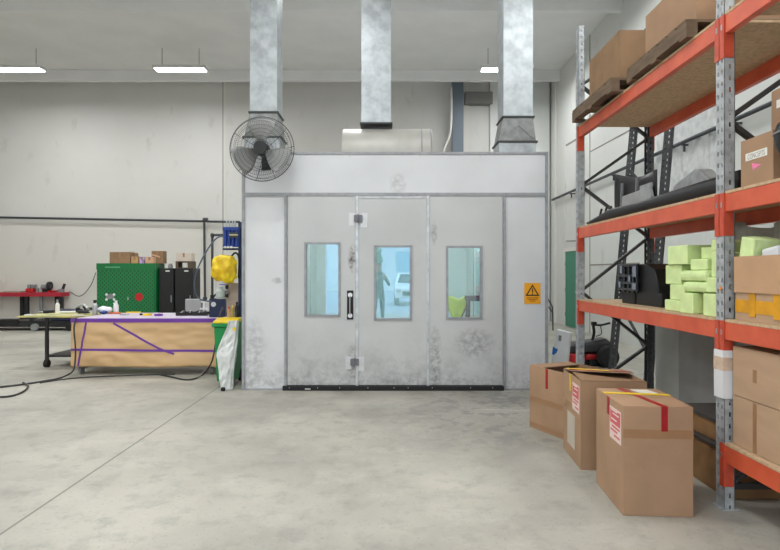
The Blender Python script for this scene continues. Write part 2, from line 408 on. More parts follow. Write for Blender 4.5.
# darker upper wall band between the far panels
# green door in the right wall
y1 = XR*F/(566.8-CX); y0 = y1-1.25
dr = MB().box(XR-.035, XR-.005, y0, y1, .03, 2.14); dro = struct(dr, 'door_1', M_gdoor)
fr = MB().box(XR-.06, XR, y1, y1+.12, 0, 2.24).box(XR-.06, XR, y0-.12, y0, 0, 2.24).box(XR-.06, XR, y0, y1, 2.14, 2.24)
fr.obj('door_frame', M_jl, dro)
for z in (.35, 1.05, 1.8): MB().cyl((XR-.05, y1, z-.06), (XR-.05, y1, z+.06), .015).obj('hinge', M_silver, dro)
MB().cyl((XR-.09, y0+.1, 1.02), (XR-.03, y0+.1, 1.02), .012).cyl((XR-.09, y0+.1, 1.02), (XR-.09, y0+.23, 1.02), .011).obj('handle', M_silver, dro)
# wall plaques and pipe on the right wall
def pipe_r():
    t = thing('wall_pipe', 'long dark grey pipe running along the right wall behind the racking', 'pipe', (XR-.1, 10, 3.75))
    ya, yb = 17.3, 5.5; za, zb = 3.78, 3.76
    MB().cyl((XR-.1, ya, za), (XR-.1, yb, zb), .034).obj('pipe', M_pipe, t, smooth='auto')
    for y in (15.5, 12.6, 9.6, 8.2, 7.0):
        MB().box(XR-.14, XR-.001, y-.02, y+.02, 3.70, 3.725).box(XR-.115, XR-.085, y-.015, y+.015, 3.6, 3.73).obj('bracket', M_pipe, t)
pipe_r()
tag(MB().cyl((-13.9, 17.78, 3.32), (X(240, 17.78), 17.78, 3.14), .034).obj('wall_pipe', M_pipe, smooth='auto'), 'straight dark pipe across the left back wall above the cabinets', 'pipe')
tag(MB().cyl((X(205, 17.78), 17.70, 3.16), (X(205, 17.7), 17.70, .73), .036).cyl((X(203, 17.7), 17.72, 3.2), (X(207.5, 17.7), 17.72, 3.2), .07).sph((X(205, 17.7), 17.7, .73), .07).obj('down_pipe', M_pipe, smooth='auto'),
    'vertical dark pipe dropping from the back wall pipe beside the black lockers', 'pipe')
cd = curve([(X(451, 17.2), 17.2, 7.2), (X(451.5, 17.2), 17.2, H(112, 17.2)), (X(450, 17.2), 17.2, H(134, 17.2)), (X(444, 17.2), 17.2, H(150, 17.2)), (X(441, 17.2), 17.2, H(165, 17.2)), (X(441, 17.2), 17.2, 3.0), (X(441, 17.2), 17.2, .0)])
tag(MB().tube(cd, .035).obj('conduit', M_jl, smooth=True), 'pale curved conduit beside the slate column behind the booth', 'conduit')

# ceiling lamps, added to light the hall and its walls
M_house = mat('lamp_housing', lin(210, 210, 208), .5)
ROWN = {-3.5: 'row nearest the roller door', 0.6: 'row right above the camera', 4.6: 'row in front of the booth', 10.5: 'row above the green cabinet', 15.2: 'row nearest the back wall'}
COLN = {-10.0: 'at the left end', -5.6: 'second from left', -1.2: 'third from left', 3.2: 'at the right end'}
FILL_LABEL = ['long white ceiling light added for fill, %s of the %s' % (COLN[a], ROWN[b]) for a, b in FILL_LAMPS]
for i, (lx, ly) in enumerate(FILL_LAMPS):
    if i == 0:
        L0 = thing('added_ceiling_light', FILL_LABEL[0], 'ceiling light', (lx, ly, 7.0), 0, 'ceiling lights added for fill')
        MB().box(-.7, .7, -.16, .16, .02, .10).obj('housing', M_house, L0, world=False)
        MB().box(-.66, .66, -.13, .13, 0, .02).obj('lens', M_fill_lens, L0, world=False)
        for s_ in (-.5, .5): MB().cyl((s_, 0, .1), (s_, 0, .6), .006).obj('cable', M_pipe, L0, world=False)
    else: dup(L0, (lx, ly, 7.0), label=FILL_LABEL[i])
    area('added_ceiling_fill', (lx, ly, 6.97), 1.3, .5, FILL_LAMP_W, (.97, .985, 1))

# ================================================================== SPRAY BOOTH
D = 7.36; DB = 14.4
bx = lambda px: X(px, D)
bz = lambda py: H(py, D)
TOP = bz(152)
booth = thing('spray_booth', 'large white spray booth with three windowed door leaves', 'spray booth', (0.09, D, 0))
X0, X1 = bx(242), bx(548)
def part(mb, name, m, parent=booth, **k): return mb.obj(name, m, parent, **k)
part(MB().box(bx(245), bx(545), D, D+.06, bz(192.9), TOP-.03), 'fascia_panel', M_white)
part(MB().box(bx(245), bx(284.5), D+.005, D+.06, .02, bz(196)), 'side_panel', M_white)
part(MB().box(bx(505.5), bx(545), D+.005, D+.06, .02, bz(196)), 'side_panel', M_white)
# edge trims
part(MB().box(X0, bx(245), D-.015, D+.07, 0, TOP), 'corner_trim', M_alu)
part(MB().box(bx(545), X1, D-.015, D+.07, 0, TOP), 'corner_trim', M_alu)
part(MB().box(bx(245), bx(545), D-.012, D+.06, TOP-.03, TOP), 'top_trim', M_alu)
part(MB().box(bx(245), bx(545), D-.012, D+.06, bz(196.0), bz(192.8)), 'header_trim', M_alu)
part(MB().box(bx(284.5), bx(287), D-.02, D+.06, .0, bz(195.2)), 'jamb_trim', M_alu)
part(MB().box(bx(503), bx(505.5), D-.02, D+.06, .0, bz(195.2)), 'jamb_trim', M_alu)
part(MB().box(bx(245), bx(284.5), D-.005, D+.06, 0, .02), 'base_trim', M_alu)
part(MB().box(bx(505.5), bx(545), D-.005, D+.06, 0, .02), 'base_trim', M_alu)
th = part(MB().box(bx(283), bx(503.5), D-.05, D+.1, 0, bz(385.5)), 'threshold', M_rubber, bevel=.008)
for px in (290, 318, 340, 368, 394, 408, 432, 470, 492):
    part(MB().cyl((bx(px), D-.056, .04), (bx(px), D-.05, .04), .006), 'bolt', M_silver, th)
part(MB().box(bx(305.5), bx(311), D-.053, D-.05, .018, .03), 'rating_plate', M_whitep, th)
# shell: roof, side walls, back wall, floor plate
zi = TOP-.25
part(MB().box(X0+.02, X0+.08, D+.07, DB, 0, TOP-.02), 'side_wall', M_teal)
part(MB().box(X1-.08, X1-.02, D+.07, DB, 0, TOP-.02), 'side_wall', M_teal)
part(MB().box(X0+.02, X1-.02, DB, DB+.06, 0, TOP-.02), 'rear_wall', M_teal)
part(MB().box(X0+.02, X1-.02, D+.06, DB+.06, TOP-.02, TOP), 'roof_panel', M_white)
part(MB().box(X0+.08, X1-.08, D+.07, DB, zi-.03, zi), 'filter_ceiling', mat('ceiling_filter', lin(216, 236, 234), .9, var=.06))
part(MB().box(X0+.08, X1-.08, D+.1, DB, 0.001, .02), 'floor_grate', mat('booth_floor', lin(150, 160, 160), .6, var=.2))
for k in range(1, 6):       # wall panel ribs inside
    y = D+.1+k*1.15
    for sx_, nx in ((X0+.08, 1), (X1-.08, -1)):
        part(MB().box(sx_, sx_+nx*.012, y-.02, y+.02, .02, zi-.03), 'panel_rib', M_alu)
for k in (1, 3):
    xx = X0+k*1.0; part(MB().box(xx-.02, xx+.02, DB-.012, DB, .02, zi-.03), 'panel_rib', M_alu)
for sx_ in (X0+.3, X1-.3):
    for y in (8.6, 10.6, 12.6):
        lt = part(MB().box(sx_-.12, sx_+.12, y-.7, y+.7, zi-.10, zi-.03), 'booth_light', M_house)
        part(MB().box(sx_-.1, sx_+.1, y-.66, y+.66, zi-.112, zi-.10), 'tube_glow', M_ledb, lt)
        area('booth_lamp_light', (sx_, y, zi-.13), .3, 1.3, BOOTH_W/6, (.84, .97, 1))
# door leaves
def leaf(pa, pb, w0, w1, y0, y1):
    xa, xb, za, zb = bx(pa), bx(pb), bz(385), bz(196.2); u0, u1, v0, v1 = bx(w0), bx(w1), bz(y1), bz(y0)
    m = MB(); a, b = D-.004, D+.05
    m.box(xa, u0, a, b, za, zb).box(u1, xb, a, b, za, zb).box(u0, u1, a, b, za, v0).box(u0, u1, a, b, v1, zb)
    bmesh.ops.remove_doubles(m.bm, verts=m.bm.verts, dist=1e-5)
    lf = part(m, 'door_leaf', M_doorp); part(MB().box(xa, xb, D+.051, D+.058, zb-.03, zb+.03), 'light_stop', M_rubber, lf)  # hidden strip added to block booth light leaking over the leaf
    f = MB(); t = .022
    f.box(u0-t, u0+.006, a-.012, a+.01, v0-t, v1+t).box(u1-.006, u1+t, a-.012, a+.01, v0-t, v1+t)
    f.box(u0, u1, a-.012, a+.01, v0-t, v0+.006).box(u0, u1, a-.012, a+.01, v1-.006, v1+t)
    f.box(u0-.001, u0+.01, a, b, v0, v1).box(u1-.01, u1+.001, a, b, v0, v1)
    part(f, 'window_frame', M_alu, lf)
    part(MB().box(u0, u1, a+.012, a+.018, v0, v1), 'window_pane', M_glass, lf)
    return lf
l1 = leaf(287.5, 355.4, 306, 339, 244, 315)
l2 = leaf(358.6, 426.6, 375.5, 410.5, 247, 318.5)
l3 = leaf(429.4, 502.6, 447.5, 481, 247.5, 317.5)
for pa, pb in ((355.6, 358.4), (426.8, 429.2)):
    part(MB().box(bx(pa), bx(pb), D-.014, D+.01, bz(386), bz(196)), 'leaf_edge_strip', M_chrome)
part(MB().box(bx(358.5), bx(428), D-.01, D-.004, bz(198.2), bz(196.4)), 'leaf_edge_strip', M_chrome)
# hinges on white backing plates, pull handle
for (px, py) in ((358, 218.5), (354.5, 362)):
    p = part(MB().box(bx(px-9), bx(px-3), D-.010, D-.004, bz(py+7), bz(py-5.5)).box(bx(px+2.5), bx(px+9.5), D-.010, D-.004, bz(py+9), bz(py-5.5)), 'hinge_plate', M_white)
    part(MB().box(bx(px-4), bx(px+4.5), D-.03, D-.015, bz(py+3.4), bz(py-3.4)).cyl((bx(px), D-.032, bz(py+4)), (bx(px), D-.032, bz(py-4)), .014), 'hinge', mat('worn_hinge_steel', lin(112, 112, 118), .4, .3), p, bevel=.003)
hp = part(MB().box(bx(347), bx(353.4), D-.012, D-.004, bz(319.5), bz(290.5)), 'handle_plate', M_black, bevel=.003)
for py in (295, 315.5): part(MB().cyl((bx(350.2), D-.022, bz(py)), (bx(350.2), D-.012, bz(py)), .03, seg=20), 'handle_boss', M_whitep, hp)
part(MB().tube(curve([(bx(350.2), D-.02, bz(296)), (bx(350.2), D-.06, bz(299)), (bx(350.2), D-.06, bz(311)), (bx(350.2), D-.02, bz(314.5))]), .008), 'pull_bar', M_silver, hp, smooth=True)
for px, py in ((262, 157.5), (300, 157), (350, 156.5), (420, 156), (480, 157)):
    part(MB().cyl((bx(px), D-.004, bz(py)), (bx(px), D, bz(py)), .005), 'rivet', M_alu)
# warning sign
sg = thing('warning_sign', 'amber warning sign with black exclamation triangle on the booth side panel', 'sign', (bx(532.5), D-.002, bz(304)))
MB().box(bx(524.3), bx(540.4), D-.004, D+.001, bz(303.8), bz(283)).obj('sign_face', M_sign, sg)
def tri(px, py, s, y):
    return [(bx(px), y, bz(py-s*.95)), (bx(px+s*1.02), y, bz(py+s*.75)), (bx(px-s*1.02), y, bz(py+s*.75))]
MB().prism(tri(532.4, 290.8, 6.9, D-.0042), (0, -.0012, 0)).obj('triangle', M_ink, sg)
MB().prism(tri(532.4, 291.1, 4.7, D-.0056), (0, -.0008, 0)).obj('triangle_field', M_sign, sg)
MB().box(bx(531.8), bx(533), D-.0075, D-.0066, bz(292.6), bz(288.4)).cyl((bx(532.4), D-.0075, bz(294)), (bx(532.4), D-.0066, bz(294)), .0085).obj('exclamation_mark', M_ink, sg)
for py, a, b in ((297.8, 526.5, 538.3), (299.4, 527.5, 537.5), (301, 529.5, 535.2)):
    MB().box(bx(a), bx(b), D-.0048, D-.004, bz(py+.45), bz(py-.35)).obj('small_print', mat('faded_sign_print', lin(150, 84, 10), .6), sg)

# ------------------------------------------------------------------ ducts and plenum on the roof
def duct(label, xa, xb, xa2, xb2, yf, yb_, z1, z2, zb, name='air_duct'):
    t = thing(name, label, 'duct', ((xa+xb)/2, (yf+yb_)/2, zb), 0)
    MB().box(xa, xb, yf, yb_, z1, 7.55).obj('upper_duct', M_galv, t)
    ring = lambda a, b, z, e=0: [(a-e, yf-e, z), (b+e, yf-e, z), (b+e, yb_+e, z), (a-e, yb_+e, z)]
    if z2: 
        m = MB().loft([ring(xa2, xb2, z2), ring(xa, xb, z1)])
        m.bar(((xa2+.02), yf-.012, z2+.04), ((xa+xb)/2, yf-.008, z1-.12), .02, .008, up=(0, 1, 0)).bar((xb2-.02, yf-.012, z2+.04), ((xa+xb)/2, yf-.008, z1-.12), .02, .008, up=(0, 1, 0))
        m.obj('taper_section', M_galvd, t)
        MB().box(xa2, xb2, yf, yb_, zb, z2).obj('lower_duct', M_galv, t)
        MB().loft([ring(xa2, xb2, z2-.012, .022), ring(xa2, xb2, z2+.012, .022)]).obj('flange', M_flange, t)
    MB().loft([ring(xa, xb, z1-.012, .022), ring(xa, xb, z1+.012, .022)]).obj('flange', M_flange, t)
    return t
duct('tapered galvanised duct rising behind the wall fan', X(250, 8.4), X(277, 8.4), X(244, 8.4), X(280, 8.4), 8.4, 8.84, 3.93, 3.56, TOP)
duct('tapered galvanised duct near the booth right corner', X(503.5, 8.4), X(533, 8.4), X(499, 8.4), X(536, 8.4), 8.4, 8.84, 3.86, 3.49, TOP)
duct('straight bright galvanised duct standing on the rounded plenum', X(362, 9), X(391, 9), 0, 0, 8.78, 9.2, 3.865, None, 3.845)
pn = thing('air_plenum', 'rounded horizontal steel plenum drum on the booth roof', 'plenum', (X(387, 9), 9, TOP))
r_ = .352; cz = TOP+.35+.01
MB().lathe([(r_*.97, -.0), (r_, .02), (r_, 1.38), (r_*.97, 1.4)], (X(343.5, 9), 9, cz), 40, Matrix.Rotation(PI/2, 3, 'Y')).obj('drum', mat('plenum_paint', lin(190, 188, 180), .45, .2, var=.12, vs=4), pn, smooth='auto')
for px in (420, 429): MB().lathe([(r_+.004, 0), (r_+.004, .02)], (X(px, 9), 9, cz), 40, Matrix.Rotation(PI/2, 3, 'Y')).obj('seam_band', M_alu, pn)
for px in (355, 418): MB().box(X(px, 9)-.03, X(px, 9)+.03, 8.75, 9.25, TOP, TOP+.08).obj('foot', M_alu, pn)

# ------------------------------------------------------------------ fan
fc = Vector((X(262, 7.1), 7.1, H(149, 7.1))); fr_ = .405
fan = thing('wall_fan', 'round dark caged industrial fan mounted at the booth top left corner', 'fan', tuple(fc))
g = MB()
for rr, yo, wr in ((1, 0, .006), (.93, -.05, .0022), (.84, -.065, .0022), (.72, -.08, .0022), (.6, -.088, .0022), (.48, -.094, .0022), (.36, -.098, .0022), (.25, -.1, .003), (.9, .07, .003), (.6, .1, .003), (.3, .11, .003)):
    g.tube([fc+Vector((math.cos(2*PI*k/48)*fr_*rr, yo, math.sin(2*PI*k/48)*fr_*rr)) for k in range(48)], wr, 5, True)
for k in range(90):
    a = 2*PI*k/90; d = Vector((math.cos(a), 0, math.sin(a)))
    g.tube([fc+d*fr_*q+Vector((0, yo, 0)) for q, yo in ((1, 0), (.93, -.05), (.72, -.08), (.48, -.094), (.22, -.1))], .0015, 4)
for k in range(10):
    a = 2*PI*k/10+.1; d = Vector((math.cos(a), 0, math.sin(a)))
    g.tube([fc+d*fr_*q+Vector((0, yo, 0)) for q, yo in ((1, 0), (.9, .07), (.6, .1), (.2, .11))], .0035, 5)
g.obj('cage', M_flange, fan, smooth=True)
MB().cyl(fc+Vector((0, -.115, 0)), fc+Vector((0, -.10, 0)), .085, seg=24).obj('badge', M_black, fan)
MB().cyl(fc+Vector((0, -.07, 0)), fc+Vector((0, .0, 0)), .06, seg=20).obj('hub', M_black, fan)
MB().cyl(fc+Vector((0, .0, 0)), fc+Vector((0, .15, 0)), .085, seg=20).obj('motor', M_black, fan, bevel=.01)
for k in range(3):
    a0 = PI/2+2*PI*k/3
    def bl(u, v, a0=a0):
        r = .06+u*.31; a = a0+(v-.5)*(1.0+.35*math.sin(u*PI))*(.75+.25*u); return fc+Vector((math.cos(a)*r, -.035+(v-.5)*.09, math.sin(a)*r))
    MB().sheet(bl, 8, 8, .003).obj('blade', mat('fan_blade_grey', lin(150, 151, 149), .5, .1), fan, smooth=True)
MB().box(fc.x-.02, fc.x+.02, fc.y+.13, D-.002, fc.z-.09, fc.z-.05).box(fc.x-.06, fc.x+.06, D-.012, D-.001, fc.z-.22, fc.z+.0).obj('bracket', M_black, fan)

# ------------------------------------------------------------------ things inside the booth
ws = thing('panel_stand', 'lime masked car panel on a black stand behind the right booth window', 'stand', (X(458, 11), 11, .02))
for sx_ in (-.1, .12):
    MB().tube([(X(458, 11)+sx_*2.2, 10.8, .035), (X(458, 11)+sx_*.3, 11, .62), (X(458, 11)+sx_*1.6, 11.15, .9)], .022).obj('leg', M_black, ws, smooth=True)
def lp(u, v):
    x = X(446, 11)+u*.36; return (x, 10.95+.1*math.sin(u*PI)+.1*v, .62+v*(.42-.15*abs(u-.5))*(1-.3*(u-.5)**2)+.02*math.sin(u*9+v*7) if True else 0)
def lp(u, v):
    c = X(456, 11); wdt = .03+.17*min(1, v*1.4+.05); return (c+(u-.5)*2*wdt, 10.9+.06*math.cos((u-.5)*PI), .6+.46*v+.03*math.sin(u*8)*v)
MB().sheet(lp, 12, 10, .03).obj('masked_panel', M_lime, ws, smooth=True)
st = thing('trestle', 'dark trestle stand inside the booth beside the lime panel', 'trestle', (X(477, 10.8), 10.8, .02))
for a, b in (((X(467, 10.8), 10.6), (X(468, 10.8), 10.7)), ((X(486, 10.8), 10.6), (X(484, 10.8), 10.7))):
    MB().bar((a[0], a[1], .02), (b[0], b[1], 1.05), .05, .05).obj('leg', M_navy, st)
    MB().bar((a[0], a[1]+.5, .02), (b[0], b[1]+.1, 1.05), .05, .05).obj('leg', M_navy, st)
MB().box(X(465, 10.8), X(488, 10.8), 10.62, 10.86, 1.0, 1.1).bar((X(480, 10.8), 10.75, 1.1), (X(482, 10.8), 10.75, 1.62), .04, .04).obj('top_rail', M_navy, st)

# ================================================================== PALLET RACK
XA, DP = 2.17, .86             # aisle face, depth
RK = thing('pallet_rack', 'tall galvanised pallet racking with orange beams along the right side', 'pallet rack', (XA, 3.68, 0))
UH = 4.35; PITCH = .075
def upright_mb(x0, y, sgn, h=UH, fw=.09, dp=.07):
    """perforated channel: two hole columns in the aisle face, one in each flank"""
    m = MB(); t = .004; xs = x0 if sgn > 0 else x0-t
    ya, yb_ = y-fw/2, y+fw/2; hw = .013
    cols = (y-.022, y+.022)
    cuts = [ya, cols[0]-hw/2, cols[0]+hw/2, cols[1]-hw/2, cols[1]+hw/2, yb_]
    for a, b in ((0, 1), (2, 3), (4, 5)): m.box(xs, xs+t, cuts[a], cuts[b], 0, h)
    n = int(h/PITCH)
    for c in cols:
        for k in range(n): m.box(xs+.0002, xs+t-.0002, c-hw/2, c+hw/2, k*PITCH, k*PITCH+PITCH-.03)
    for yy, s2 in ((ya, 1), (yb_, -1)):
        a, b = sorted((yy, yy+s2*t)); xc = x0+sgn*.038
        x0a, x0b = sorted((x0, xc-sgn*hw/2)); x1a, x1b = sorted((xc+sgn*hw/2, x0+sgn*dp))
        m.box(x0a, x0b, a, b, 0, h).box(x1a, x1b, a, b, 0, h)
        for k in range(n): m.box(xc-hw/2, xc+hw/2, a+.0003, b-.0003, k*PITCH+.03, k*PITCH+PITCH)
        a, b = sorted((x0+sgn*(dp-t), x0+sgn*dp)); m.box(a, b, min(yy, yy+s2*.02), max(yy, yy+s2*.02), 0, h)
    return m
FRY = (6.46, 3.68, .90)
for fi, y in enumerate(FRY):
    upright_mb(XA, y, 1).obj('upright', M_upr, RK)
    upright_mb(XA+DP, y, -1).obj('upright', M_updk if fi == 0 else M_upr, RK)
    for xx in (XA+.035, XA+DP-.035): MB().box(xx-.06, xx+.06, y-.06, y+.06, 0, .008).obj('foot_plate', M_upr, RK)
    nodes_ = [(XA+.04, .14), (XA+DP-.04, .70), (XA+.04, 1.32), (XA+DP-.04, 1.94), (XA+.04, 2.53), (XA+DP-.04, 3.08), (XA+.04, 3.68), (XA+DP-.04, 4.2)]
    for a, b in zip(nodes_, nodes_[1:]): MB().bar((a[0], y, a[1]), (b[0], y, b[1]), .03, .042, up=(0, 1, 0)).obj('brace', M_brace, RK)
    MB().bar((XA+.04, y, .14), (XA+DP-.04, y, .14), .03, .04).obj('brace', M_brace, RK)
BEAMS = {'far': (1.215, 2.04, 3.19), 'near': (.42, 1.215, 2.04, 3.19)}
BH = .115
for bay, (yb_, ya) in (('far', (FRY[0]-.047, FRY[1]+.047)), ('near', (FRY[1]-.047, FRY[2]+.047))):
    for z in BEAMS[bay]:
        for side in (0, 1):
            xa = XA+.004 if side == 0 else XA+DP-.054
            b = MB().box(xa, xa+.05, ya, yb_, z-BH, z).obj('beam', M_orange, RK, bevel=.004)
            xf = XA-.006 if side == 0 else XA+DP+.001
            for yy, s in ((yb_, 1), (ya, -1)):     # end connectors wrapping the uprights
                c = MB().box(xf, xf+.005, min(yy-s*.0, yy+s*.042), max(yy-s*.0, yy+s*.042), z-.27, z+.008)
                c.box(xf, XA+.06 if side == 0 else xf+.004, yy-.0035 if s > 0 else yy, yy if s > 0 else yy+.0035, z-.27, z+.008)
                co = c.obj('beam_connector', M_orangec, b)
                if side == 0: MB().box(xf-.003, xf, yy+s*.014, yy+s*.026, z-.085, z-.05).obj('locking_clip', M_silver, b)
        MB().box(XA+.002, XA+DP-.002, ya+.004, yb_-.004, z+.0005, z+.018).obj('shelf_board', M_board, RK)
# paper sleeve on the middle upright
MB().box(XA-.012, XA-.0065, 3.632, 3.728, .72, 1.03).box(XA-.012, XA+.074, 3.626, 3.632, .72, 1.03).obj('paper_sleeve', M_whitep, RK)
MB().box(XA-.0135, XA-.0121, 3.630, 3.730, .90, .985).box(XA-.0135, XA+.075, 3.6245, 3.6259, .90, .985).obj('sleeve_tape', mat('pale_brown_tape', lin(216, 190, 168), .6, var=.2, vs=20), RK)
MB().cyl((XA-.008, 3.665, 1.43), (XA-.0065, 3.665, 1.43), .012).obj('orange_sticker', mat('orange_sticker', lin(250, 150, 60), .6), RK)

# spare frame leaning behind the rack
sf = thing('spare_rack_frame', 'dark perforated spare rack frame standing tilted between racking and right wall', 'rack frame', (3.3, 7.7, 0))
def lean_up(px0, py0, px1, py1, d):
    m = upright_mb(0, 0, 1, h=3.9, fw=.1, dp=.06)
    a = Vector((X(px0, d), d, 0)); b = Vector((X(px1, d), d, H(py1, d))); dz = (b-a).normalized()
    b2 = Vector((X(px0, d)+dz.x/dz.z*0, d, 0))
    rot = Vector((0, 0, 1)).rotation_difference(dz).to_matrix().to_4x4()
    bmesh.ops.transform(m.bm, matrix=Matrix.Translation(a) @ rot @ Matrix.Rotation(R(35), 4, 'Z'), verts=m.bm.verts)
    m.obj('upright', M_updk, sf); return a, dz
a1, d1 = lean_up(610, 378, 633, 125, 8.2)
a2, d2 = lean_up(646, 400, 668, 130, 7.2)
for ta, tb in ((.95, 1.0), (.78, .62), (.30, .12)):
    MB().bar(a1+d1*3.9*ta, a2+d2*3.9*tb, .025, .035).obj('brace', M_brace, sf)
# grey boards standing behind the rack
tag(MB().box(3.16, 3.19, 3.9, 6.12, 0, 1.19).obj('grey_board', M_mdf), 'wide grey board standing on edge behind the lower racking', 'board')
tag(MB().box(3.2, 3.23, 6.16, 6.74, 0, 1.35).obj('grey_board', mat('pale_grey_board', lin(182, 182, 178), .7, var=.08)), 'narrow paler grey board standing next to the wide grey board', 'board')
# plastic sheet on the right wall
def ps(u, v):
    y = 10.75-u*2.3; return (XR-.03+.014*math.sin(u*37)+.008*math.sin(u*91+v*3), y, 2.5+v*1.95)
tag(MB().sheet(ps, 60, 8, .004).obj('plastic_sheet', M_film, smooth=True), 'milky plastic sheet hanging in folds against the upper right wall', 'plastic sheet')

# ------------------------------------------------------------------ cartons
def strip(parent, name, m, *b, world=True): return MB().box(*b).obj(name, m, parent, world=world)
def carton(label, x, y, z, w_, d, h, rz=0, m=None, group=None, open_top=False, tape=None, name='cardboard_box', seam=True):
    m = m or M_card
    t = thing(name, label, 'cardboard box', (x, y, z), rz, group); k = .006
    a, b = w_/2, d/2
    if open_top:
        q = MB().box(-a, a, -b, b, .0005, k).box(-a, a, -b, -b+k, k, h).box(-a, a, b-k, b, k, h).box(-a, -a+k, -b+k, b-k, k, h).box(a-k, a, -b+k, b-k, k, h)
        q.obj('box_body', m, t, world=False)
    else:
        MB().box(-a, a, -b, b, .0005, h-.004).obj('box_body', m, t, world=False, bevel=.004)
        if seam:
            MB().box(-a+.001, a-.001, -b+.001, -.002, h-.004, h).obj('top_flap', m, t, world=False)
            MB().box(-a+.001, a-.001, .002, b-.001, h-.004, h).obj('top_flap', m, t, world=False)
    return t
def cst(t, name, m, *b): return MB().box(*b).obj(name, m, t, world=False)

def ship(t, a, y0, y1, z0, z1):     # white label with red blocks and unreadable white lines
    lb = cst(t, 'shipping_label', mat('pale_pink_label', lin(226, 204, 196), .6), -a-.002, -a, y0, y1, z0, z1); zm = z0+(z1-z0)*.5; rd = mat('label_red', lin(206, 96, 100), .6); w_ = y1-y0
    cst(t, 'label_print', rd, -a-.003, -a-.002, y0+.012, y1-.012, zm, z1-.012)
    for q, (u0, u1) in ((.12, (.1, .6)), (.26, (.3, .9)), (.38, (.1, .8))): cst(t, 'label_print', rd, -a-.003, -a-.002, y0+w_*u0, y0+w_*u1, z0+(z1-z0)*q, z0+(z1-z0)*(q+.06))
    for q, (u0, u1) in ((.62, (.35, .85)), (.8, (.15, .7)), (.9, (.3, .85))): cst(t, 'label_print', M_label, -a-.0036, -a-.003, y0+w_*u0, y0+w_*u1, z0+(z1-z0)*q, z0+(z1-z0)*(q+.035))
# A: open carton at the left of the row
A = carton('open brown floor carton standing farthest left, red tape strip on its side', 1.745, 5.47, 0, .50, .52, .615, math.atan2(-.21, .47)+PI/2*0, open_top=True, group='brown cartons on the floor')
A.rotation_euler = (0, 0, R(24))
a, b, h = .25, .26, .615
cst(A, 'red_tape', M_redt, -a-.002, -a, -.012, .022, h-.19, h-.002)
MB().prism([(-a+.006, -b+.01, h-.002), (-a+.006, b-.01, h-.002), (-a+.15, b-.02, h-.05), (-a+.15, -b+.02, h-.05)], (0, 0, -.005)).obj('top_flap', M_cardd, A, world=False)
MB().prism([(a-.006, -b+.01, h), (a-.006, b-.01, h), (a-.02, b-.02, h-.16), (a-.02, -b+.02, h-.16)], (-.005, 0, 0)).obj('top_flap', M_cardd, A, world=False)
MB().prism([(-a+.01, b-.008, h), (a-.01, b-.008, h), (a-.02, b-.15, h-.012), (-a+.02, b-.15, h-.012)], (0, 0, .005)).obj('top_flap', m_ := M_card, A, world=False)
cst(A, 'packing_tape', M_ctape, -a-.0012, -a, -b+.02, b-.005, .26, .315)
cst(A, 'packing_tape', M_ctape, -a-.0012, -a, -b+.02, b-.005, .02, .06)
# B: middle carton with raised flap
B = carton('middle floor carton with lifted top flap, red and yellow tape', 1.765, 4.63, 0, .50, .55, .69, R(-4), open_top=True, group='brown cartons on the floor')
a, b, h = .25, .275, .69
MB().prism([(-a, .0, h+.03), (a, .0, h+.015), (a, b, h+.0), (-a, b, h+.004)], (0, 0, .005)).obj('top_flap', M_card, B, world=False)
MB().prism([(-a, -b, h), (a, -b, h), (a-.01, -.02, h-.06), (-a+.01, -.0, h+.02)], (0, 0, .005)).obj('top_flap', M_cardd, B, world=False)
MB().prism([(-a+.01, -b+.02, h-.012), (-a+.01, b-.02, h-.012), (a-.02, b-.02, h-.03), (a-.02, -b+.02, h-.03)], (0, 0, -.005)).obj('inner_flap', M_cardd, B, world=False)
MB().prism([(-a, .05, h+.033), (a, .05, h+.018), (a, .12, h+.012), (-a, .12, h+.024)], (0, 0, .003)).obj('red_tape', M_redt, B, world=False)
MB().prism([(-a+.02, .23, h+.0125), (a-.2, -.0, h+.034), (a-.19, .03, h+.034), (-a+.02, .26, h+.012)], (0, 0, .003)).obj('yellow_tape', M_yelt, B, world=False)
cst(B, 'yellow_tape', M_yelt, -a-.003, -a, .03, .055, h-.14, h)
ship(B, a, -.24, -.03, h-.27, h-.05)
cst(B, 'packing_list', mat('clear_pouch', lin(196, 186, 170), .3, var=.1), -a-.003, -a, -.10, .13, .1, .37)
cst(B, 'packing_tape', M_ctape, -a-.0012, -a, -b+.02, b-.005, .40, .45)
# C: near carton
C_ = carton('nearest floor carton, closed, with crossed red and yellow tape', 1.715, 3.815, 0, .43, .56, .69, R(-4), group='brown cartons on the floor')
a, b, h = .215, .28, .69
cst(C_, 'red_tape', M_redt, .02, .06, -b-.002, -b, h-.155, h-.001)
MB().prism([(.02, -b, h), (.06, -b, h), (-.03, b, h), (-.07, b, h)], (0, 0, .002)).obj('red_tape', M_redt, C_, world=False)
MB().prism([(-a, .09, h+.002), (-a, .14, h+.002), (a, .09, h+.002), (a, .04, h+.002)], (0, 0, .002)).obj('yellow_tape', M_yelt, C_, world=False)
ship(C_, a, -.25, -.03, h-.26, h-.05)
cst(C_, 'red_tape', M_redt, -a-.002, -a, -.02, .03, h-.12, h)
cst(C_, 'packing_tape', M_ctape, -a, a, -b-.0012, -b, h-.20, h-.145)
MB().prism([(.04, .12, h), (.16, .12, h), (.13, .24, h), (.01, .24, h)], (0, 0, .0015)).obj('address_label', M_label, C_, world=False)

# cartons on the lowest near shelf
zz = .4385
for k in range(2):
    t = carton(('lower' if k == 0 else 'upper')+' smooth tan carton stacked on the lowest rack shelf', XA+.26, 3.39, zz+k*.313, .44, .44, .311, 0, M_card2, 'tan cartons on the lowest shelf', name='shelf_carton')
    cst(t, 'packing_tape', M_ctape, -.2212, -.22, -.015, .02, .115 if k else .004, .195 if k else .305)
    
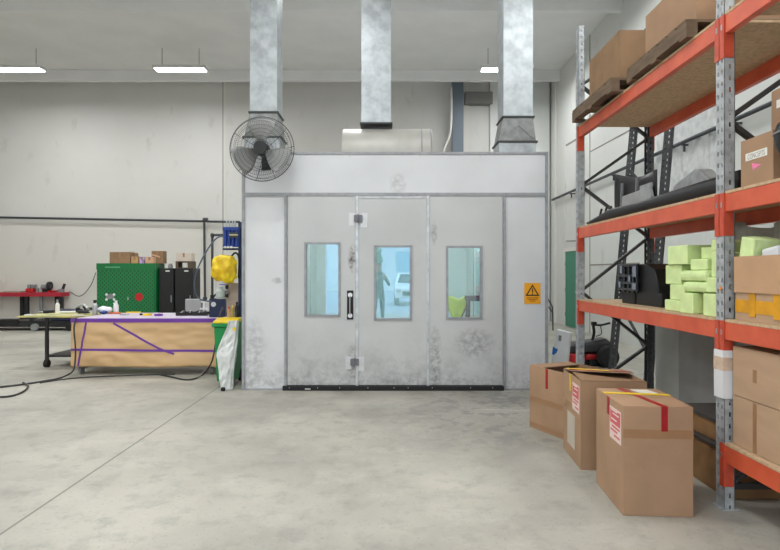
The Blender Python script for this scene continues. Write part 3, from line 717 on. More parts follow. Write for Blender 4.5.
# open carton with a hanging flap and amber tape, shelf two
t = carton('open carton with hanging flap and amber tape full of packing', XA+.335, 3.22, 1.2335, .58, .74, .40, 0, M_card2, open_top=True, name='packing_carton')
cst(t, 'hanging_flap', mat('flap_cardboard', lin(196, 156, 120), .75, var=.08), -.302, -.296, -.37, .365, .175, .40)
cst(t, 'amber_tape', M_orgt, -.293, -.2905, -.37, .368, .05, .13)
for q in (-.25, -.02, .2): cst(t, 'amber_tape', M_orgt, -.2955, -.293, q-.03, q+.03, .03, .2)
# things stuffed in it
def blob(name, c, s, m, amp=.3, fr=2.5, sub=4, seed=0, parent=None):
    b = MB(); bmesh.ops.create_icosphere(b.bm, subdivisions=sub, radius=1)
    for v in b.bm.verts:
        n = noise.fractal(v.co*fr+Vector((seed, seed*2, 0)), 1.0, 2, 3); v.co = v.co*(1+amp*n)
        v.co = Vector((v.co.x*s[0]+c[0], v.co.y*s[1]+c[1], v.co.z*s[2]+c[2]))
    return b.obj(name, m, parent, smooth=True)
tag(MB().obox((XA+.12, 3.49, 1.60), (.16, .13, .30), Matrix.Rotation(R(12), 3, 'X')).obj('foam_block', M_foam, bevel=.01), 'lime foam slab standing in the open packing carton', 'foam block')
tag(MB().obox((XA+.35, 3.42, 1.63), (.2, .22, .22), Matrix.Rotation(R(30), 3, 'X')).obj('foam_block', M_foam, bevel=.03), 'tilted lime foam wedge behind the slab in the packing carton', 'foam block')
tag(MB().obox((XA+.14, 3.31, 1.585), (.13, .15, .20), Matrix.Rotation(R(-8), 3, 'X')).obj('white_block', M_whitep, bevel=.02), 'white foam block in the open packing carton', 'foam block')
tag(blob('plastic_bag', (XA+.26, 3.0, 1.66), (.17, .22, .19), M_bag, .35, 1.8, seed=3), 'grey crumpled plastic bag bulging from the packing carton', 'plastic bag')
tag(blob('plastic_bag', (XA+.62, 3.36, 1.77), (.14, .22, .12), M_bag, .35, 2, seed=8), 'thin grey plastic bag under the upper beam behind the packing carton', 'plastic bag')

# shelf three near: carton with label, black dome, carton behind
Z3 = 2.0585
t = carton('brown carton with white name label and pink sticker on the upper shelf', XA+.15, 3.41, Z3, .18, .30, .30, R(0), name='labelled_carton')
cst(t, 'name_label', M_label, -.0915, -.09, -.10, .10, .165, .212)
fnt = bpy.data.curves.new('label_text', 'FONT'); fnt.body = 'CONCEPTS'; fnt.size = .044; fnt.align_x = 'CENTER'; fnt.extrude = .0003
fo = bpy.data.objects.new('label_text', fnt); COL.objects.link(fo)
bpy.context.view_layer.update(); fm = bpy.data.meshes.new_from_object(fo); bpy.data.objects.remove(fo)
fm.materials.clear(); fm.materials.append(mat('grey_ink', lin(150, 150, 146), .7))
fo = bpy.data.objects.new('label_text', fm); COL.objects.link(fo); fo.parent = t; fo.location = (-.0918, 0, .173); fo.rotation_euler = (PI/2, 0, -PI/2); fo.scale = (.72, 1, 1)
MB().prism([(-.0915, .03, .1), (-.0915, -.05, .12), (-.0915, .04, .145)], (.0012, 0, 0)).obj('pink_sticker', M_pink, t, world=False)
t = carton('taller brown carton behind the labelled carton, partly above it', XA+.49, 3.34, Z3, .46, .46, .62, 0, name='tall_carton')
cst(t, 'name_label', M_label, -.2315, -.23, .02, .18, .50, .55)
TKX, TKY = XA+.10, 3.06
dm = thing('black_tank', 'black rounded plastic tank with a seam beside the labelled carton', 'tank', (TKX, TKY, Z3))
MB().lathe([(.055, 0), (.06, .08), (.115, .13), (.138, .18), (.143, .235)], (TKX, TKY, Z3), 32).obj('tank_lower', M_blackp, dm, smooth='auto')
MB().lathe([(.149, .236), (.149, .246)], (TKX, TKY, Z3), 32).obj('seam_rim', M_greyp, dm)
MB().lathe([(.143, .247), (.132, .29), (.095, .33), (.03, .345)], (TKX, TKY, Z3), 32).obj('tank_cap', M_blackp, dm, smooth='auto')
tag(MB().box(XA+.12, XA+.24, 3.565, 3.605, Z3, Z3+.16).box(XA+.14, XA+.18, 3.57, 3.60, Z3+.16, Z3+.2).obj('black_bracket', M_blackp, bevel=.006), 'small black bracket standing between mid upright and labelled carton', 'bracket')

# ------------------------------------------------------------------ car parts on the upper far shelf
bp = thing('car_bumper', 'long black car bumper lying along the upper far shelf', 'bumper', (XA+.2, 5.0, Z3))
rings = []
for i in range(25):
    u = i/24; y = 6.2-u*2.36; xc = XA+.06+.30*max(0, u-.25)**1.5; hgt = .03+.075*min(1, u*4)+.07*max(0, u-.5)*2; tw = .05+.03*math.sin(u*PI)
    rings.append([(xc-.02, y, Z3+.002), (xc-.04, y, Z3+hgt*.4), (xc-.05, y, Z3+hgt*.8), (xc-.03, y, Z3+hgt), (xc+tw, y, Z3+hgt+.008), (xc+tw*.8, y, Z3+hgt*.7), (xc+.0+tw*.4, y, Z3+hgt*.35), (xc+.03, y, Z3+.002)])
MB().loft(rings).obj('bumper_skin', M_blackp, bp, smooth=True)
def gr(u, v):
    y = 6.02-u*.92; return (XA+.26+.04*math.sin(u*PI), y, Z3+.03+v*(.50-.12*u-.05*math.sin(u*PI)))
MB().sheet(gr, 12, 6, .02).obj('upper_panel', M_blackp, bp, smooth=True)
for y in (5.85, 5.5): MB().bar((XA+.25, y, Z3+.02), (XA+.25, y-.03, Z3+.40), .02, .02).obj('rib', M_greyp, bp)
for y in (6.12, 5.98, 5.86): MB().cyl((XA+.12, y, Z3+.04), (XA+.16, y+.02, Z3+.17), .012).obj('clip', M_blackp, bp)
tag(MB().prism([(XA+.195, 5.72, Z3+.0), (XA+.195, 5.70, Z3+.245), (XA+.195, 5.1, Z3+.255), (XA+.195, 5.06, Z3+.16), (XA+.195, 5.12, Z3+.0)], (.03, 0, 0)).box(XA+.197, XA+.223, 5.08, 5.30, Z3+.24, Z3+.29).obj('grey_bracket', mat('pale_grey_plastic', lin(160, 162, 160), .4, var=.2, vs=9), bevel=.006), 'pale grey plastic panel lying against the black bumper', 'car part')
tag(MB().prism([(XA+.34, 4.99, Z3), (XA+.34, 4.97, Z3+.24), (XA+.34, 4.62, Z3+.33), (XA+.34, 4.55, Z3+.31), (XA+.34, 4.34, Z3+.16), (XA+.34, 4.34, Z3)], (.12, 0, 0)).obj('grey_lamp_housing', mat('smoky_grey_plastic', lin(158, 160, 160), .3, var=.35, vs=12), bevel=.02), 'smoky grey tapering lamp housing behind the right half of the bumper', 'car part')

# ------------------------------------------------------------------ black unit and foam on the middle shelf
Z2 = 1.2335
bu = thing('black_heater_unit', 'glossy black plastic car unit with open lattice side on the middle shelf', 'car part', (XA+.3, 5.4, Z2))
prof = [(5.32, 0), (5.32, .38), (5.12, .38), (4.96, .33), (4.88, .2), (4.88, .12), (4.82, .12), (4.82, 0)]
MB().prism([(XA+.17, y, Z2+z) for y, z in prof], (.4, 0, 0)).obj('body', M_blackp, bu, bevel=.01)
lat = MB()
for z in (.14, .20, .27, .37): lat.box(XA+.13, XA+.15, 5.2, 5.64, Z2+z-.013, Z2+z+.013)
for y in (5.22, 5.30, 5.40, 5.50, 5.62): lat.box(XA+.132, XA+.152, y-.013, y+.013, Z2+.11, Z2+.38)
lat.obj('lattice', M_glossb, bu, bevel=.004)
MB().box(XA+.16, XA+.4, 5.32, 5.6, Z2, Z2+.36).obj('core', M_black, bu)
for y, z, s_, h_ in ((5.25, .31, .07, .05), (5.26, .17, .08, .03), (5.55, .33, .05, .04), (5.36, .24, .04, .03), (5.58, .18, .04, .03)): MB().box(XA+.122, XA+.13, y-s_/2, y+s_/2, Z2+z-h_, Z2+z+h_).obj('glint_patch', mat('blue_grey_glint', lin(120, 128, 142), .15), bu, bevel=.004)  # pale patches paint the shine of the black plastic
tag(MB().box(XA+.62, XA+.78, 4.98, 5.2, Z2, Z2+.36).obj('dark_case', M_black, bevel=.02), 'dark case behind the glossy black unit on the middle shelf', 'case')

fg = 'lime foam blocks piled on the middle shelf'
rot0 = Matrix.Identity(3)
def foam(label, y, z, sy, sz, x=0, sx_=.2, rx=0, rnd=.006, rzz=0):
    m = MB().obox((XA+.03+x+sx_/2, y, Z2+z+sz/2), (sx_, sy, sz), Matrix.Rotation(R(rx), 3, 'X') @ Matrix.Rotation(R(rzz), 3, 'Z'))
    tag(m.obj('foam_block', M_foam, bevel=rnd), label, 'foam block', fg)
FB = [
 ('wide flat lime foam block at the bottom left of the pile', 4.42, 0, .24, .085, .03),
 ('square lime foam block at the bottom centre of the pile', 4.16, 0, .17, .15, 0),
 ('lime foam block at the pile bottom right against the mid upright', 3.84, 0, .19, .155, 0),
 ('recessed lime foam block between the two bottom cubes', 3.99, 0, .10, .13, .1),
 ('narrow lime foam block above the bottom left one', 4.37, .087, .2, .12, .04),
 ('long rounded lime foam pad in the second layer', 4.06, .158, .36, .075, .01),
 ('lime foam block at the left end of the third layer', 4.45, .209, .22, .15, .05),
 ('long rounded lime foam pad in the third layer', 4.12, .236, .38, .08, .02),
 ('lime foam block leaning beside the mid upright in the third layer', 3.83, .165, .13, .10, .0),
 ('large square lime foam block on top left of the pile', 4.35, .362, .26, .145, .03),
 ('flat lime foam block in the middle of the top layer', 4.08, .318, .22, .08, .05),
 ('recessed lime foam block crowning the middle of the pile', 4.07, .40, .20, .085, .12),
 ('tall lime foam slab standing by the mid upright', 3.82, .267, .13, .17, .03),
 ('tilted lime foam piece on the very top near the upright', 3.86, .45, .16, .07, .06),
]
for i, (lb, y, z, sy, sz, xx) in enumerate(FB):
    foam(lb, y, z, sy, sz, xx, rx=8 if i == 13 else 0, rnd=.03 if 'rounded' in lb else .007, rzz=(0, 3, -2, 0, 4)[i % 5])
def pw(u, v):
    y = 4.9-u*1.2; return (XA+.70+.04*math.sin(u*23+v*2), y, Z2+.02+v*(.66+.04*math.sin(u*9)))
tag(MB().sheet(pw, 40, 6, .003).obj('plastic_wrap', M_film, smooth=True), 'pale plastic wrap standing behind the lime foam pile', 'plastic wrap')

# ------------------------------------------------------------------ pallets
def pallet(label, x, y, z, w_, d, m, group=None, name='timber_pallet', h=.13):
    t = thing(name, label, 'pallet', (x, y, z), 0, group)
    n = 7
    for i in range(n): MB().box(-w_/2, w_/2, -d/2+i*(d/n)+.01, -d/2+(i+1)*d/n-.01, h-.02, h).obj('deck_board', m, t, world=False)
    for i in (-1, 0, 1): MB().box(i*(w_/2-.04)-.04, i*(w_/2-.04)+.04, -d/2, d/2, .018, h-.021).obj('stringer', m, t, world=False)
    for i in (-1, 0, 1): MB().box(-w_/2, w_/2, i*(d/2-.05)-.05, i*(d/2-.05)+.05, 0, .017).obj('bottom_board', m, t, world=False)
    return t
pallet('worn dark pallet overhanging the top rack shelf', XA+.36, 5.75, 3.209, .94, 1.1, M_wood)
pallet('second worn pallet beside it on the top rack shelf', XA+.40, 4.5, 3.209, .9, 1.0, M_wood)
t = carton('big brown carton on the dark pallet at the rack top', XA+.38, 5.75, 3.34, .7, .8, .5, 0, M_cardd, name='top_carton')
t = carton('wide tan carton on the second pallet at the rack top', XA+.42, 4.5, 3.34, .7, .8, .42, 0, M_card, name='top_carton')
# crates between rack legs
def crate(label, x0, x1, y0, y1, z0, z1):
    t = thing('timber_crate', label, 'crate', ((x0+x1)/2, (y0+y1)/2, z0), 0, 'shallow crates under the racking')
    MB().box(x0, x1, y0, y1, z0+.002, z1-.02).obj('crate_side', M_pallet, t, bevel=.004)
    MB().box(x0-.01, x1+.01, y0-.01, y1+.01, z1-.02, z1).obj('crate_lid', mat('dark_lid', lin(74, 70, 66), .6, var=.2), t)
crate('shallow brown crate with dark lid, lower of two under the racking', 2.29, 2.95, 3.80, 4.45, 0, .33)
crate('shallow brown crate with dark lid, upper of two under the racking', 2.33, 2.95, 3.85, 4.5, .331, .49)

# ------------------------------------------------------------------ mini bike & white box
mb_ = thing('mini_quad_bike', 'small black and red quad bike parked behind the racking', 'quad bike', (3.15, 9.3, 0))
d = 9.3
bxq = lambda px: X(px, d); bzq = lambda py: H(py, d)
MB().loft([[(bxq(566), d-.15, bzq(352)), (bxq(608), d-.15, bzq(350)), (bxq(608), d+.3, bzq(350)), (bxq(566), d+.3, bzq(352))],
           [(bxq(568), d-.12, bzq(345)), (bxq(609), d-.12, bzq(342)), (bxq(609), d+.28, bzq(342)), (bxq(568), d+.28, bzq(345))],
           [(bxq(575), d-.05, bzq(343)), (bxq(605), d-.05, bzq(338)), (bxq(605), d+.2, bzq(338)), (bxq(575), d+.2, bzq(343))]]).obj('seat', M_blackp, mb_, bevel=.02)
MB().box(bxq(566), bxq(581), d-.22, d+.2, bzq(361), bzq(352.5)).box(bxq(581), bxq(600), d-.1, d+.2, bzq(359), bzq(353)).obj('red_fairing', M_redb, mb_, bevel=.03)
MB().box(bxq(588), bxq(607), d-.08, d+.2, bzq(366), bzq(351)).obj('engine', M_black, mb_, bevel=.02)
MB().tube(curve([(bxq(592), d, bzq(342)), (bxq(594), d, bzq(333)), (bxq(593), d-.02, bzq(326))]), .025).obj('steering_column', M_black, mb_, smooth=True)
MB().tube(curve([(bxq(592), d-.05, bzq(324)), (bxq(600), d-.02, bzq(325)), (bxq(610), d, bzq(323))]), .018).box(bxq(591), bxq(595), d-.08, d, bzq(325.5), bzq(321.5)).obj('handlebar', M_black, mb_)
MB().tube(curve([(bxq(600), d-.03, bzq(326)), (bxq(599), d-.1, bzq(333)), (bxq(594), d-.08, bzq(336))]), .008).obj('brake_cable', M_black, mb_, smooth=True)
for px, yo in ((574, -.05), (603, -.2), (574, .38), (603, .36)):
    MB().lathe([(.05, -.06), (.15, -.07), (.175, -.04), (.175, .04), (.15, .07), (.05, .06)], (bxq(px), d+yo, .175), 24, Matrix.Rotation(PI/2, 3, 'X')).obj('wheel', M_rubber, mb_, smooth='auto')
wb = thing('white_carton', 'tall white box with blue print leaning beside the booth corner', 'box', (X(558, 7.9), 7.9, 0))
d = 7.9
pts = [(X(549.5, d), d, H(377, d)), (X(566, d), d-.02, H(377, d)), (X(569.5, d), d-.02, H(333, d)), (X(556.5, d), d, H(329.5, d))]
pts = [(x, y, max(.0, z)) for x, y, z in pts]; pts[0] = (pts[0][0]-.02, d, 0); pts[1] = (pts[1][0]-.02, d-.02, 0)
MB().prism(pts, (.06, .1, 0)).obj('box_body', M_whitep, wb, bevel=.004)
MB().prism([(X(p, d), d-.024, H(q, d)) for p, q in ((552.5, 346), (554.5, 348), (557.5, 349), (556, 352.5), (553, 355), (551.5, 353.5))], (0, .003, 0)).obj('blue_print', mat('blue_ink', lin(40, 110, 190), .5), wb)
MB().prism([(X(p, d), d-.024, H(q, d)) for p, q in ((558.3, 335), (561, 335.5), (560.6, 341), (558, 340.5))], (0, .003, 0)).obj('grey_print', M_greyp, wb)

# handrail by the side door
hr = thing('handrail', 'slim grey handrail standing between booth corner and green door', 'handrail', (X(550, 15), 15, 0))
MB().tube([(X(545, 15), 15, H(296, 15)), (X(548, 15), 15, H(299, 15)), (X(552.5, 15), 15, H(307, 15)), (X(553, 15), 15, 0)], .02).obj('rail', M_pipe, hr)
MB().tube([(X(545, 15), 15, H(302, 15)), (X(552.8, 15), 15, H(313, 15))], .015).obj('mid_rail', M_pipe, hr)
MB().tube([(X(545, 15), 15, 0), (X(545, 15), 15, H(296, 15))], .02).obj('post', M_pipe, hr)

# ================================================================== LEFT SIDE
# masked work table
TY0, TY1 = 8.45, 9.7; TX0, TX1 = X(72, 8.45), X(219, 8.45); TZ = .845
wt = thing('work_table', 'long work table skirted with brown masking paper and purple tape', 'table', ((TX0+TX1)/2, 9, 0))
MB().box(TX0+.01, TX1-.01, TY0+.01, TY1, TZ-.03, TZ).obj('table_top', M_lilac, wt)
for xx in (TX0+.09, TX1-.12):
    for y in (TY0+.1, TY1-.1):
        lg = MB().box(xx-.02, xx+.02, y-.02, y+.02, .12, TZ-.03).obj('leg', M_black, wt)
        MB().cyl((xx-.02, y, .06), (xx+.02, y, .06), .058, seg=20).box(xx-.03, xx+.03, y-.02, y+.02, .1, .125).obj('caster', M_greyp, lg)
def skirt(u, v):
    x = TX0+u*(TX1-TX0); z = .125+v*(TZ-.135)
    off = .035*noise.noise(Vector((x*1.5+z*2.6, z*1.3, 2)))+.030*abs(noise.noise(Vector((x*2.6-z*3.4, z*2.0+x, 5))))+.012*math.sin((x*1.1-z*3.0)*4.2)*(1-v)
    return (x, TY0-.012-abs(off)*(1-v**4)-.015*(1-v), z+.006*math.sin(u*9)*(1-v))
MB().sheet(skirt, 90, 24, .003).obj('paper_skirt', M_paper, wt, smooth=True)
MB().sheet(lambda u, v: (TX1+.004, TY0+u*(TY1-TY0), .13+v*(TZ-.14)), 6, 4, .003).obj('paper_skirt', M_paper, wt)
MB().sheet(lambda u, v: (TX0-.004, TY0+u*(TY1-TY0), .13+v*(TZ-.14)), 6, 4, .003).obj('paper_skirt', M_paper, wt)
def tape(pa, qa, pb, qb, wd=.03):
    n = 24; ring = []
    def P(px, py):
        x_ = X(px, TY0); z_ = H(py, TY0); u = (x_-TX0)/(TX1-TX0); v = (z_-.125)/(TZ-.135); p = skirt(u, min(1, max(0, v)))
        return Vector((x_, p[1]-.008, z_))
    A_, B_ = P(pa, qa), P(pb, qb); dd = (B_-A_); dd.y = 0; nrm = Vector((-dd.z, 0, dd.x)).normalized()*wd/2
    def fn(u, v):
        px = pa+(pb-pa)*u; py = qa+(qb-qa)*u; c = P(px, py); return c+nrm*(2*v-1)
    MB().sheet(fn, n, 2, .002).obj('masking_tape', M_purple, wt)
MB().box(TX0-.008, TX1+.008, TY0-.024, TY0+.03, TZ-.055, TZ+.003).obj('masking_tape', M_purple, wt)
tape(72.5, 349.3, 219, 350.7, .034); tape(87, 322, 79.5, 366, .026)
tape(114, 323, 160, 348, .03); tape(160, 348, 175.5, 353.5, .03)

# things on the table
def at(px, py, z=TZ): d_ = F*(EYE-z)/(py-CY); return X(px, d_), d_
def bottle(name, label, px, base_py, top_py, r, m, capm, z=TZ, cat='bottle', capr=.5):
    x_, y_ = at(px, base_py, z); h_ = (base_py-top_py)*y_/F
    t = thing(name, label, cat, (x_, y_, z))
    MB().lathe([(r, 0), (r, h_*.62), (r*.75, h_*.72), (r*.35, h_*.78), (r*.35, h_*.84)], (x_, y_, z), 20).obj('bottle_body', m, t, smooth='auto')
    MB().lathe([(r*capr, h_*.80), (r*capr, h_)], (x_, y_, z), 16).obj('cap', capm, t, smooth='auto'); return t
bottle('thinner_bottle', 'silver bottle with black cap at the left end of the masked table', 95, 314.3, 300, .038, M_silver, M_black, capr=.7)
sb = bottle('spray_bottle', 'white trigger spray bottle in front of the green cabinet', 116, 313.6, 300.5, .042, M_whitep, M_whitep)
xs_, ys_ = at(116, 313.6); MB().box(xs_-.04, xs_+.02, ys_-.015, ys_+.015, TZ+.16, TZ+.185).obj('trigger', M_whitep, sb)
tag(MB().box(xs_-.07, xs_+.10, ys_-.1, ys_-.03, TZ+.001, TZ+.03).obj('sanding_block', mat('orange_block', lin(206, 110, 66), .7), bevel=.006), 'orange sanding block beside the white spray bottle', 'sanding block')
x_, y_ = at(103, 314); tag(blob('wipe_pack', (x_, y_+.05, TZ+.066), (.13, .08, .06), M_whitep, .2, 1.6, 3, 2), 'plump white pack of wipes on the masked table', 'pack')
tag(blob('blue_cloth', (x_+.03, y_-.055, TZ+.032), (.07, .035, .028), M_blue, .3, 2, 3, 5), 'blue cloth in front of the white pack of wipes', 'cloth')
x_, y_ = at(82, 313.5); sg_ = thing('spray_gun', 'black and silver spray gun lying at the table left corner', 'spray gun', (x_, y_, TZ))
MB().tube(curve([(x_-.1, y_, TZ+.05), (x_-.05, y_, TZ+.13), (x_+.04, y_, TZ+.14), (x_+.1, y_, TZ+.08)]), .022).obj('body', M_silver, sg_, smooth=True)
MB().tube(curve([(x_+.02, y_, TZ+.13), (x_+.05, y_, TZ+.06), (x_+.03, y_, TZ+.02)]), .018).obj('grip', M_black, sg_, smooth=True)
MB().cyl((x_-.07, y_, TZ+.02), (x_-.07, y_, TZ+.1), .035).obj('cup', M_black, sg_)
x_, y_ = at(74, 315.3); tag(blob('black_glove', (x_-.02, y_+.30, TZ+.036), (.11, .06, .03), M_blackp, .3, 2, 3, 9), 'dark crumpled glove lying behind the spray gun', 'glove')
def roll(label, px, py, m, r=.045, h_=.03):
    x_, y_ = at(px, py); tag(MB().lathe([(r, .0), (r, h_), (r*.55, h_), (r*.55, .002)], (x_, y_, TZ+.001), 24).obj('tape_roll', m, smooth='auto'), label, 'tape roll', 'tape rolls on the masked table')
roll('yellow tape roll on the masked table', 147.5, 315.5, M_yelt, .07); roll('purple tape roll on the masked table', 158.5, 315.8, M_purple, .065)
tag(MB().box(at(141, 315.3)[0]-.015, at(141, 315.3)[0]+.02, at(141, 315.3)[1]-.02, at(141, 315.3)[1]+.02, TZ+.001, TZ+.03).obj('marker_cap', M_black), 'tiny black cap left of the yellow tape roll', 'cap')
x_, y_ = at(132, 313)
tag(MB().bar((x_-.1, y_, TZ+.012), (x_+.13, y_+.05, TZ+.012), .03, .02).obj('yellow_file', M_yelt), 'long thin yellow file lying in front of the green cabinet', 'file')
# black tools tray at the right end
x_, y_ = at(194, 315.5)
tt = thing('tool_tray', 'black tray of loose tools on the right end of the masked table', 'tool tray', (x_, y_, TZ))
MB().box(x_-.27, x_+.24, y_-.07, y_+.22, TZ+.001, TZ+.012).box(x_-.27, x_+.24, y_-.07, y_-.06, TZ+.012, TZ+.05).box(x_-.27, x_+.24, y_+.21, y_+.22, TZ+.012, TZ+.05).obj('tray', M_blackp, tt)
for k in range(9):
    q = x_-.22+k*.05; MB().bar((q, y_-.03, TZ+.03+.01*(k % 3)), (q+random.uniform(-.05, .06), y_+.17, TZ+.055+.01*(k % 2)), .018, .018).obj('tool', M_black if k % 3 else M_silver, tt)
x_, y_ = at(217.5, 317.3)
bb = thing('blue_air_regulator', 'navy box with round white gauge on the masked table', 'regulator', (x_, y_, TZ))
MB().box(x_-.13, x_+.12, y_, y_+.18, TZ, TZ+.29).obj('case', M_navy, bb, bevel=.008)
MB().cyl((x_-.06, y_-.014, TZ+.20), (x_-.06, y_, TZ+.20), .038, seg=24).obj('gauge', M_whitep, bb)
MB().tube(curve([(x_-.1, y_+.08, TZ+.29), (x_-.02, y_+.05, TZ+.36), (x_+.1, y_+.08, TZ+.29)]), .014).obj('handle', M_black, bb, smooth=True)
x_, y_ = at(195, 313.2)
tag(MB().box(x_-.17, x_+.10, y_, y_+.12, TZ+.0, TZ+.24).obj('grey_case', mat('light_grey_case', lin(160, 162, 158), .5, var=.1), bevel=.01), 'plain light grey case behind the black tool tray', 'case')
x_, y_ = at(205.5, 313.1)
wc = thing('white_vice', 'white bench clamp between the grey case and navy box', 'clamp', (x_, y_, TZ))
MB().box(x_-.09, x_+.05, y_-.03, y_+.05, TZ+.06, TZ+.09).box(x_-.04, x_+.0, y_-.02, y_+.04, TZ, TZ+.18).obj('clamp_body', M_whitep, wc, bevel=.005)
MB().box(x_-.07, x_+.06, y_-.03, y_+.05, TZ+.18, TZ+.205).obj('jaw', M_label, wc)

x_, y_ = at(87, 313.4)
tag(MB().tube(curve([(x_+.06*math.cos(k*.9)+.012*k-.1, y_+.1+.05*math.sin(k*.9), TZ+.018+.006*k) for k in range(16)]), .011).obj('coiled_hose', M_hose, smooth=True), 'small coil of dark hose between spray gun and silver bottle', 'hose')
x_, y_ = at(76.5, 315.6)
tag(MB().box(x_-.05, x_+.09, y_-.04, y_+.06, TZ+.001, TZ+.012).obj('paper_scrap', M_label), 'white paper scrap at the masked table left corner', 'paper')
x_, y_ = at(124, 315.2)
tag(MB().box(x_-.06, x_+.06, y_-.03, y_+.05, TZ+.001, TZ+.02).obj('scraper', M_silver), 'flat silver scraper right of the orange block', 'scraper')
x_, y_ = at(170, 314.4)
tag(MB().box(x_-.07, x_+.07, y_-.04, y_+.06, TZ+.001, TZ+.014).obj('paper_pad', M_whitep), 'white paper pad right of the purple tape roll', 'paper pad')
# trolley with masking boards
ty = 9.12; tx0 = X(47, ty)
tr = thing('tool_trolley', 'black wheeled trolley left of the masked table', 'trolley', (tx0+.35, ty+.3, 0))
for xx in (tx0, tx0+.62):
    for y in (ty, ty+.80):
        lg = MB().box(xx-.022, xx+.022, y-.022, y+.022, .12, .79).obj('leg', M_black, tr)
        MB().cyl((xx-.03, y, .062), (xx+.03, y, .062), .06, seg=20).box(xx-.035, xx+.035, y-.02, y+.02, .09, .125).obj('caster', M_rubber, lg)
MB().box(tx0-.03, tx0+.65, ty-.03, ty+.83, .79, .81).obj('top_shelf', M_black, tr)
MB().box(tx0-.02, tx0+.64, ty-.02, ty+.82, .17, .20).obj('lower_shelf', M_black, tr)
tag(MB().box(X(18, 9.1), tx0+.66, ty-.05, ty+.80, .811, .835).obj('masking_board', mat('yellow_green_board', lin(198, 190, 120), .6, col2=lin(150, 150, 110), vs=6)), 'yellowish board lying across the black trolley top', 'board')
bottle('aerosol_can', 'silver white aerosol can on the trolley board', 57.5, 313.6, 299.5, .034, M_label, M_greyp, z=.836, cat='aerosol can')
def lying(label, name, px, py, L_, r, ang, m, z=.836, cat='tool'):
    x_, y_ = at(px, py, z); dx = Vector((math.cos(R(ang)), math.sin(R(ang)), 0))*L_/2
    tag(MB().cyl(Vector((x_, y_, z+r+.001))-dx, Vector((x_, y_, z+r+.001))+dx, r, r*.7).obj(name, m, smooth='auto'), label, cat)
lying('pale rolled paper on the yellowish board', 'paper_roll', 69, 313.4, .3, .022, 15, M_label, cat='paper roll')
lying('dark air chisel lying behind the aerosol can', 'air_tool', 52, 313.2, .26, .03, 8, M_black)
lying('small silver tool on the trolley board left of the aerosol can', 'hand_tool', 43, 313, .16, .016, -10, M_silver)
tag(MB().box(X(24, 9.2), X(30, 9.2), 9.2, 9.3, .836, .852).obj('sponge_pad', M_whitep, bevel=.004), 'small pale pad at the board left end', 'pad')

# low black platform with crate, far left
pf = thing('low_platform', 'long low black wheeled platform by the far back wall', 'platform trolley', (X(30, 15.2), 15.2, 0))
MB().box(X(-12, 15.2), X(74, 15.2), 14.9, 15.7, .10, .26).obj('deck', M_black, pf, bevel=.01)
MB().box(X(-12, 15.2), X(26, 15.2), 14.88, 14.9, .18, .30).obj('edge_rail', M_blackp, pf)
MB().bar((X(30, 15), 15, .3), (X(44, 15), 15.1, .46), .12, .1).obj('ramp_flap', M_blackp, pf)
for px in (-6, 35, 70):
    MB().cyl((X(px, 14.85), 14.80, .10), (X(px, 14.85), 14.88, .10), .095, seg=24).obj('caster', M_greyp if px == 35 else M_rubber, pf)
for px in (-6, 35, 70):
    MB().cyl((X(px, 15.6), 15.55, .10), (X(px, 15.6), 15.63, .10), .098, seg=24).obj('caster', M_rubber, pf)
tag(MB().box(X(51, 15), X(73, 15), 14.95, 15.5, .262, .55).obj('navy_crate', M_navy, bevel=.02), 'navy crate on the low black platform behind the trolley', 'crate')
# red bench against the back wall
by = 17.42
rb = thing('red_workbench', 'long red topped workbench against the left back wall', 'workbench', (X(30, by), by+.3, 0))
MB().box(X(-25, by), X(62, by), by, by+.42, .80, .93).obj('bench_top', M_red, rb, bevel=.008)
for px in (-20, 25.5, 60): 
    MB().box(X(px-1.6, by), X(px+1.6, by), by+.02, by+.12, 0, .80).obj('leg', M_black, rb)
    MB().box(X(px-1.6, by+.5), X(px+1.6, by+.5), by+.3, by+.4, 0, .80).obj('leg', M_black, rb)
MB().box(X(35, by), X(38, by), by+.2, by+.26, 0, .80).obj('leg', M_greyp, rb)
bt = .93
v = thing('bench_vice', 'red bench vice on the red workbench', 'vice', (X(27, by), by+.2, bt))
MB().box(X(23, by), X(31, by), by+.1, by+.3, bt, bt+.12).obj('vice_base', M_redb, v, bevel=.02)
MB().box(X(25, by), X(28, by), by+.1, by+.3, bt+.12, bt+.24).box(X(29, by), X(31.5, by), by+.1, by+.3, bt+.12, bt+.24).obj('jaws', M_greyp, v, bevel=.01)
gsm = thing('bench_grinder', 'grey bench grinder right of the red vice', 'grinder', (X(42, by), by+.25, bt))
MB().cyl((X(37, by), by+.25, bt+.16), (X(46, by), by+.25, bt+.16), .08).obj('motor', M_greyp, gsm, smooth='auto')
MB().cyl((X(43.5, by), by+.25, bt+.2), (X(46, by), by+.25, bt+.2), .13).obj('wheel_guard', M_black, gsm, smooth='auto')
MB().box(X(39, by), X(44, by), by+.15, by+.35, bt, bt+.09).obj('foot', M_black, gsm)
tag(blob('rag', (X(49.5, by), by+.25, bt+.035), (.16, .08, .03), M_redt, .2, 2, 3, 4), 'red rag on the workbench between grinder and clamp', 'rag')
tag(MB().lathe([(.045, 0), (.045, .13), (.02, .15)], (X(35, by), by+.12, bt+.001), 16).obj('oil_can', M_greyp, smooth='auto'), 'small grey can between the red vice and bench grinder', 'can')
tag(MB().box(X(46.5, by), X(48, by), by+.05, by+.2, bt+.001, bt+.05).obj('red_tin', M_redb), 'small red tin at the grinder side on the workbench', 'tin')
dc = thing('drill_clamp', 'dark clamp at the right end of the red workbench', 'clamp', (X(58, by), by+.2, bt))
MB().box(X(55, by), X(60, by), by+.15, by+.25, bt, bt+.1).obj('base', M_greyp, dc, bevel=.01)
MB().bar((X(58.5, by), by+.2, bt+.05), (X(61, by), by+.2, bt+.26), .06, .06).obj('arm', M_black, dc)
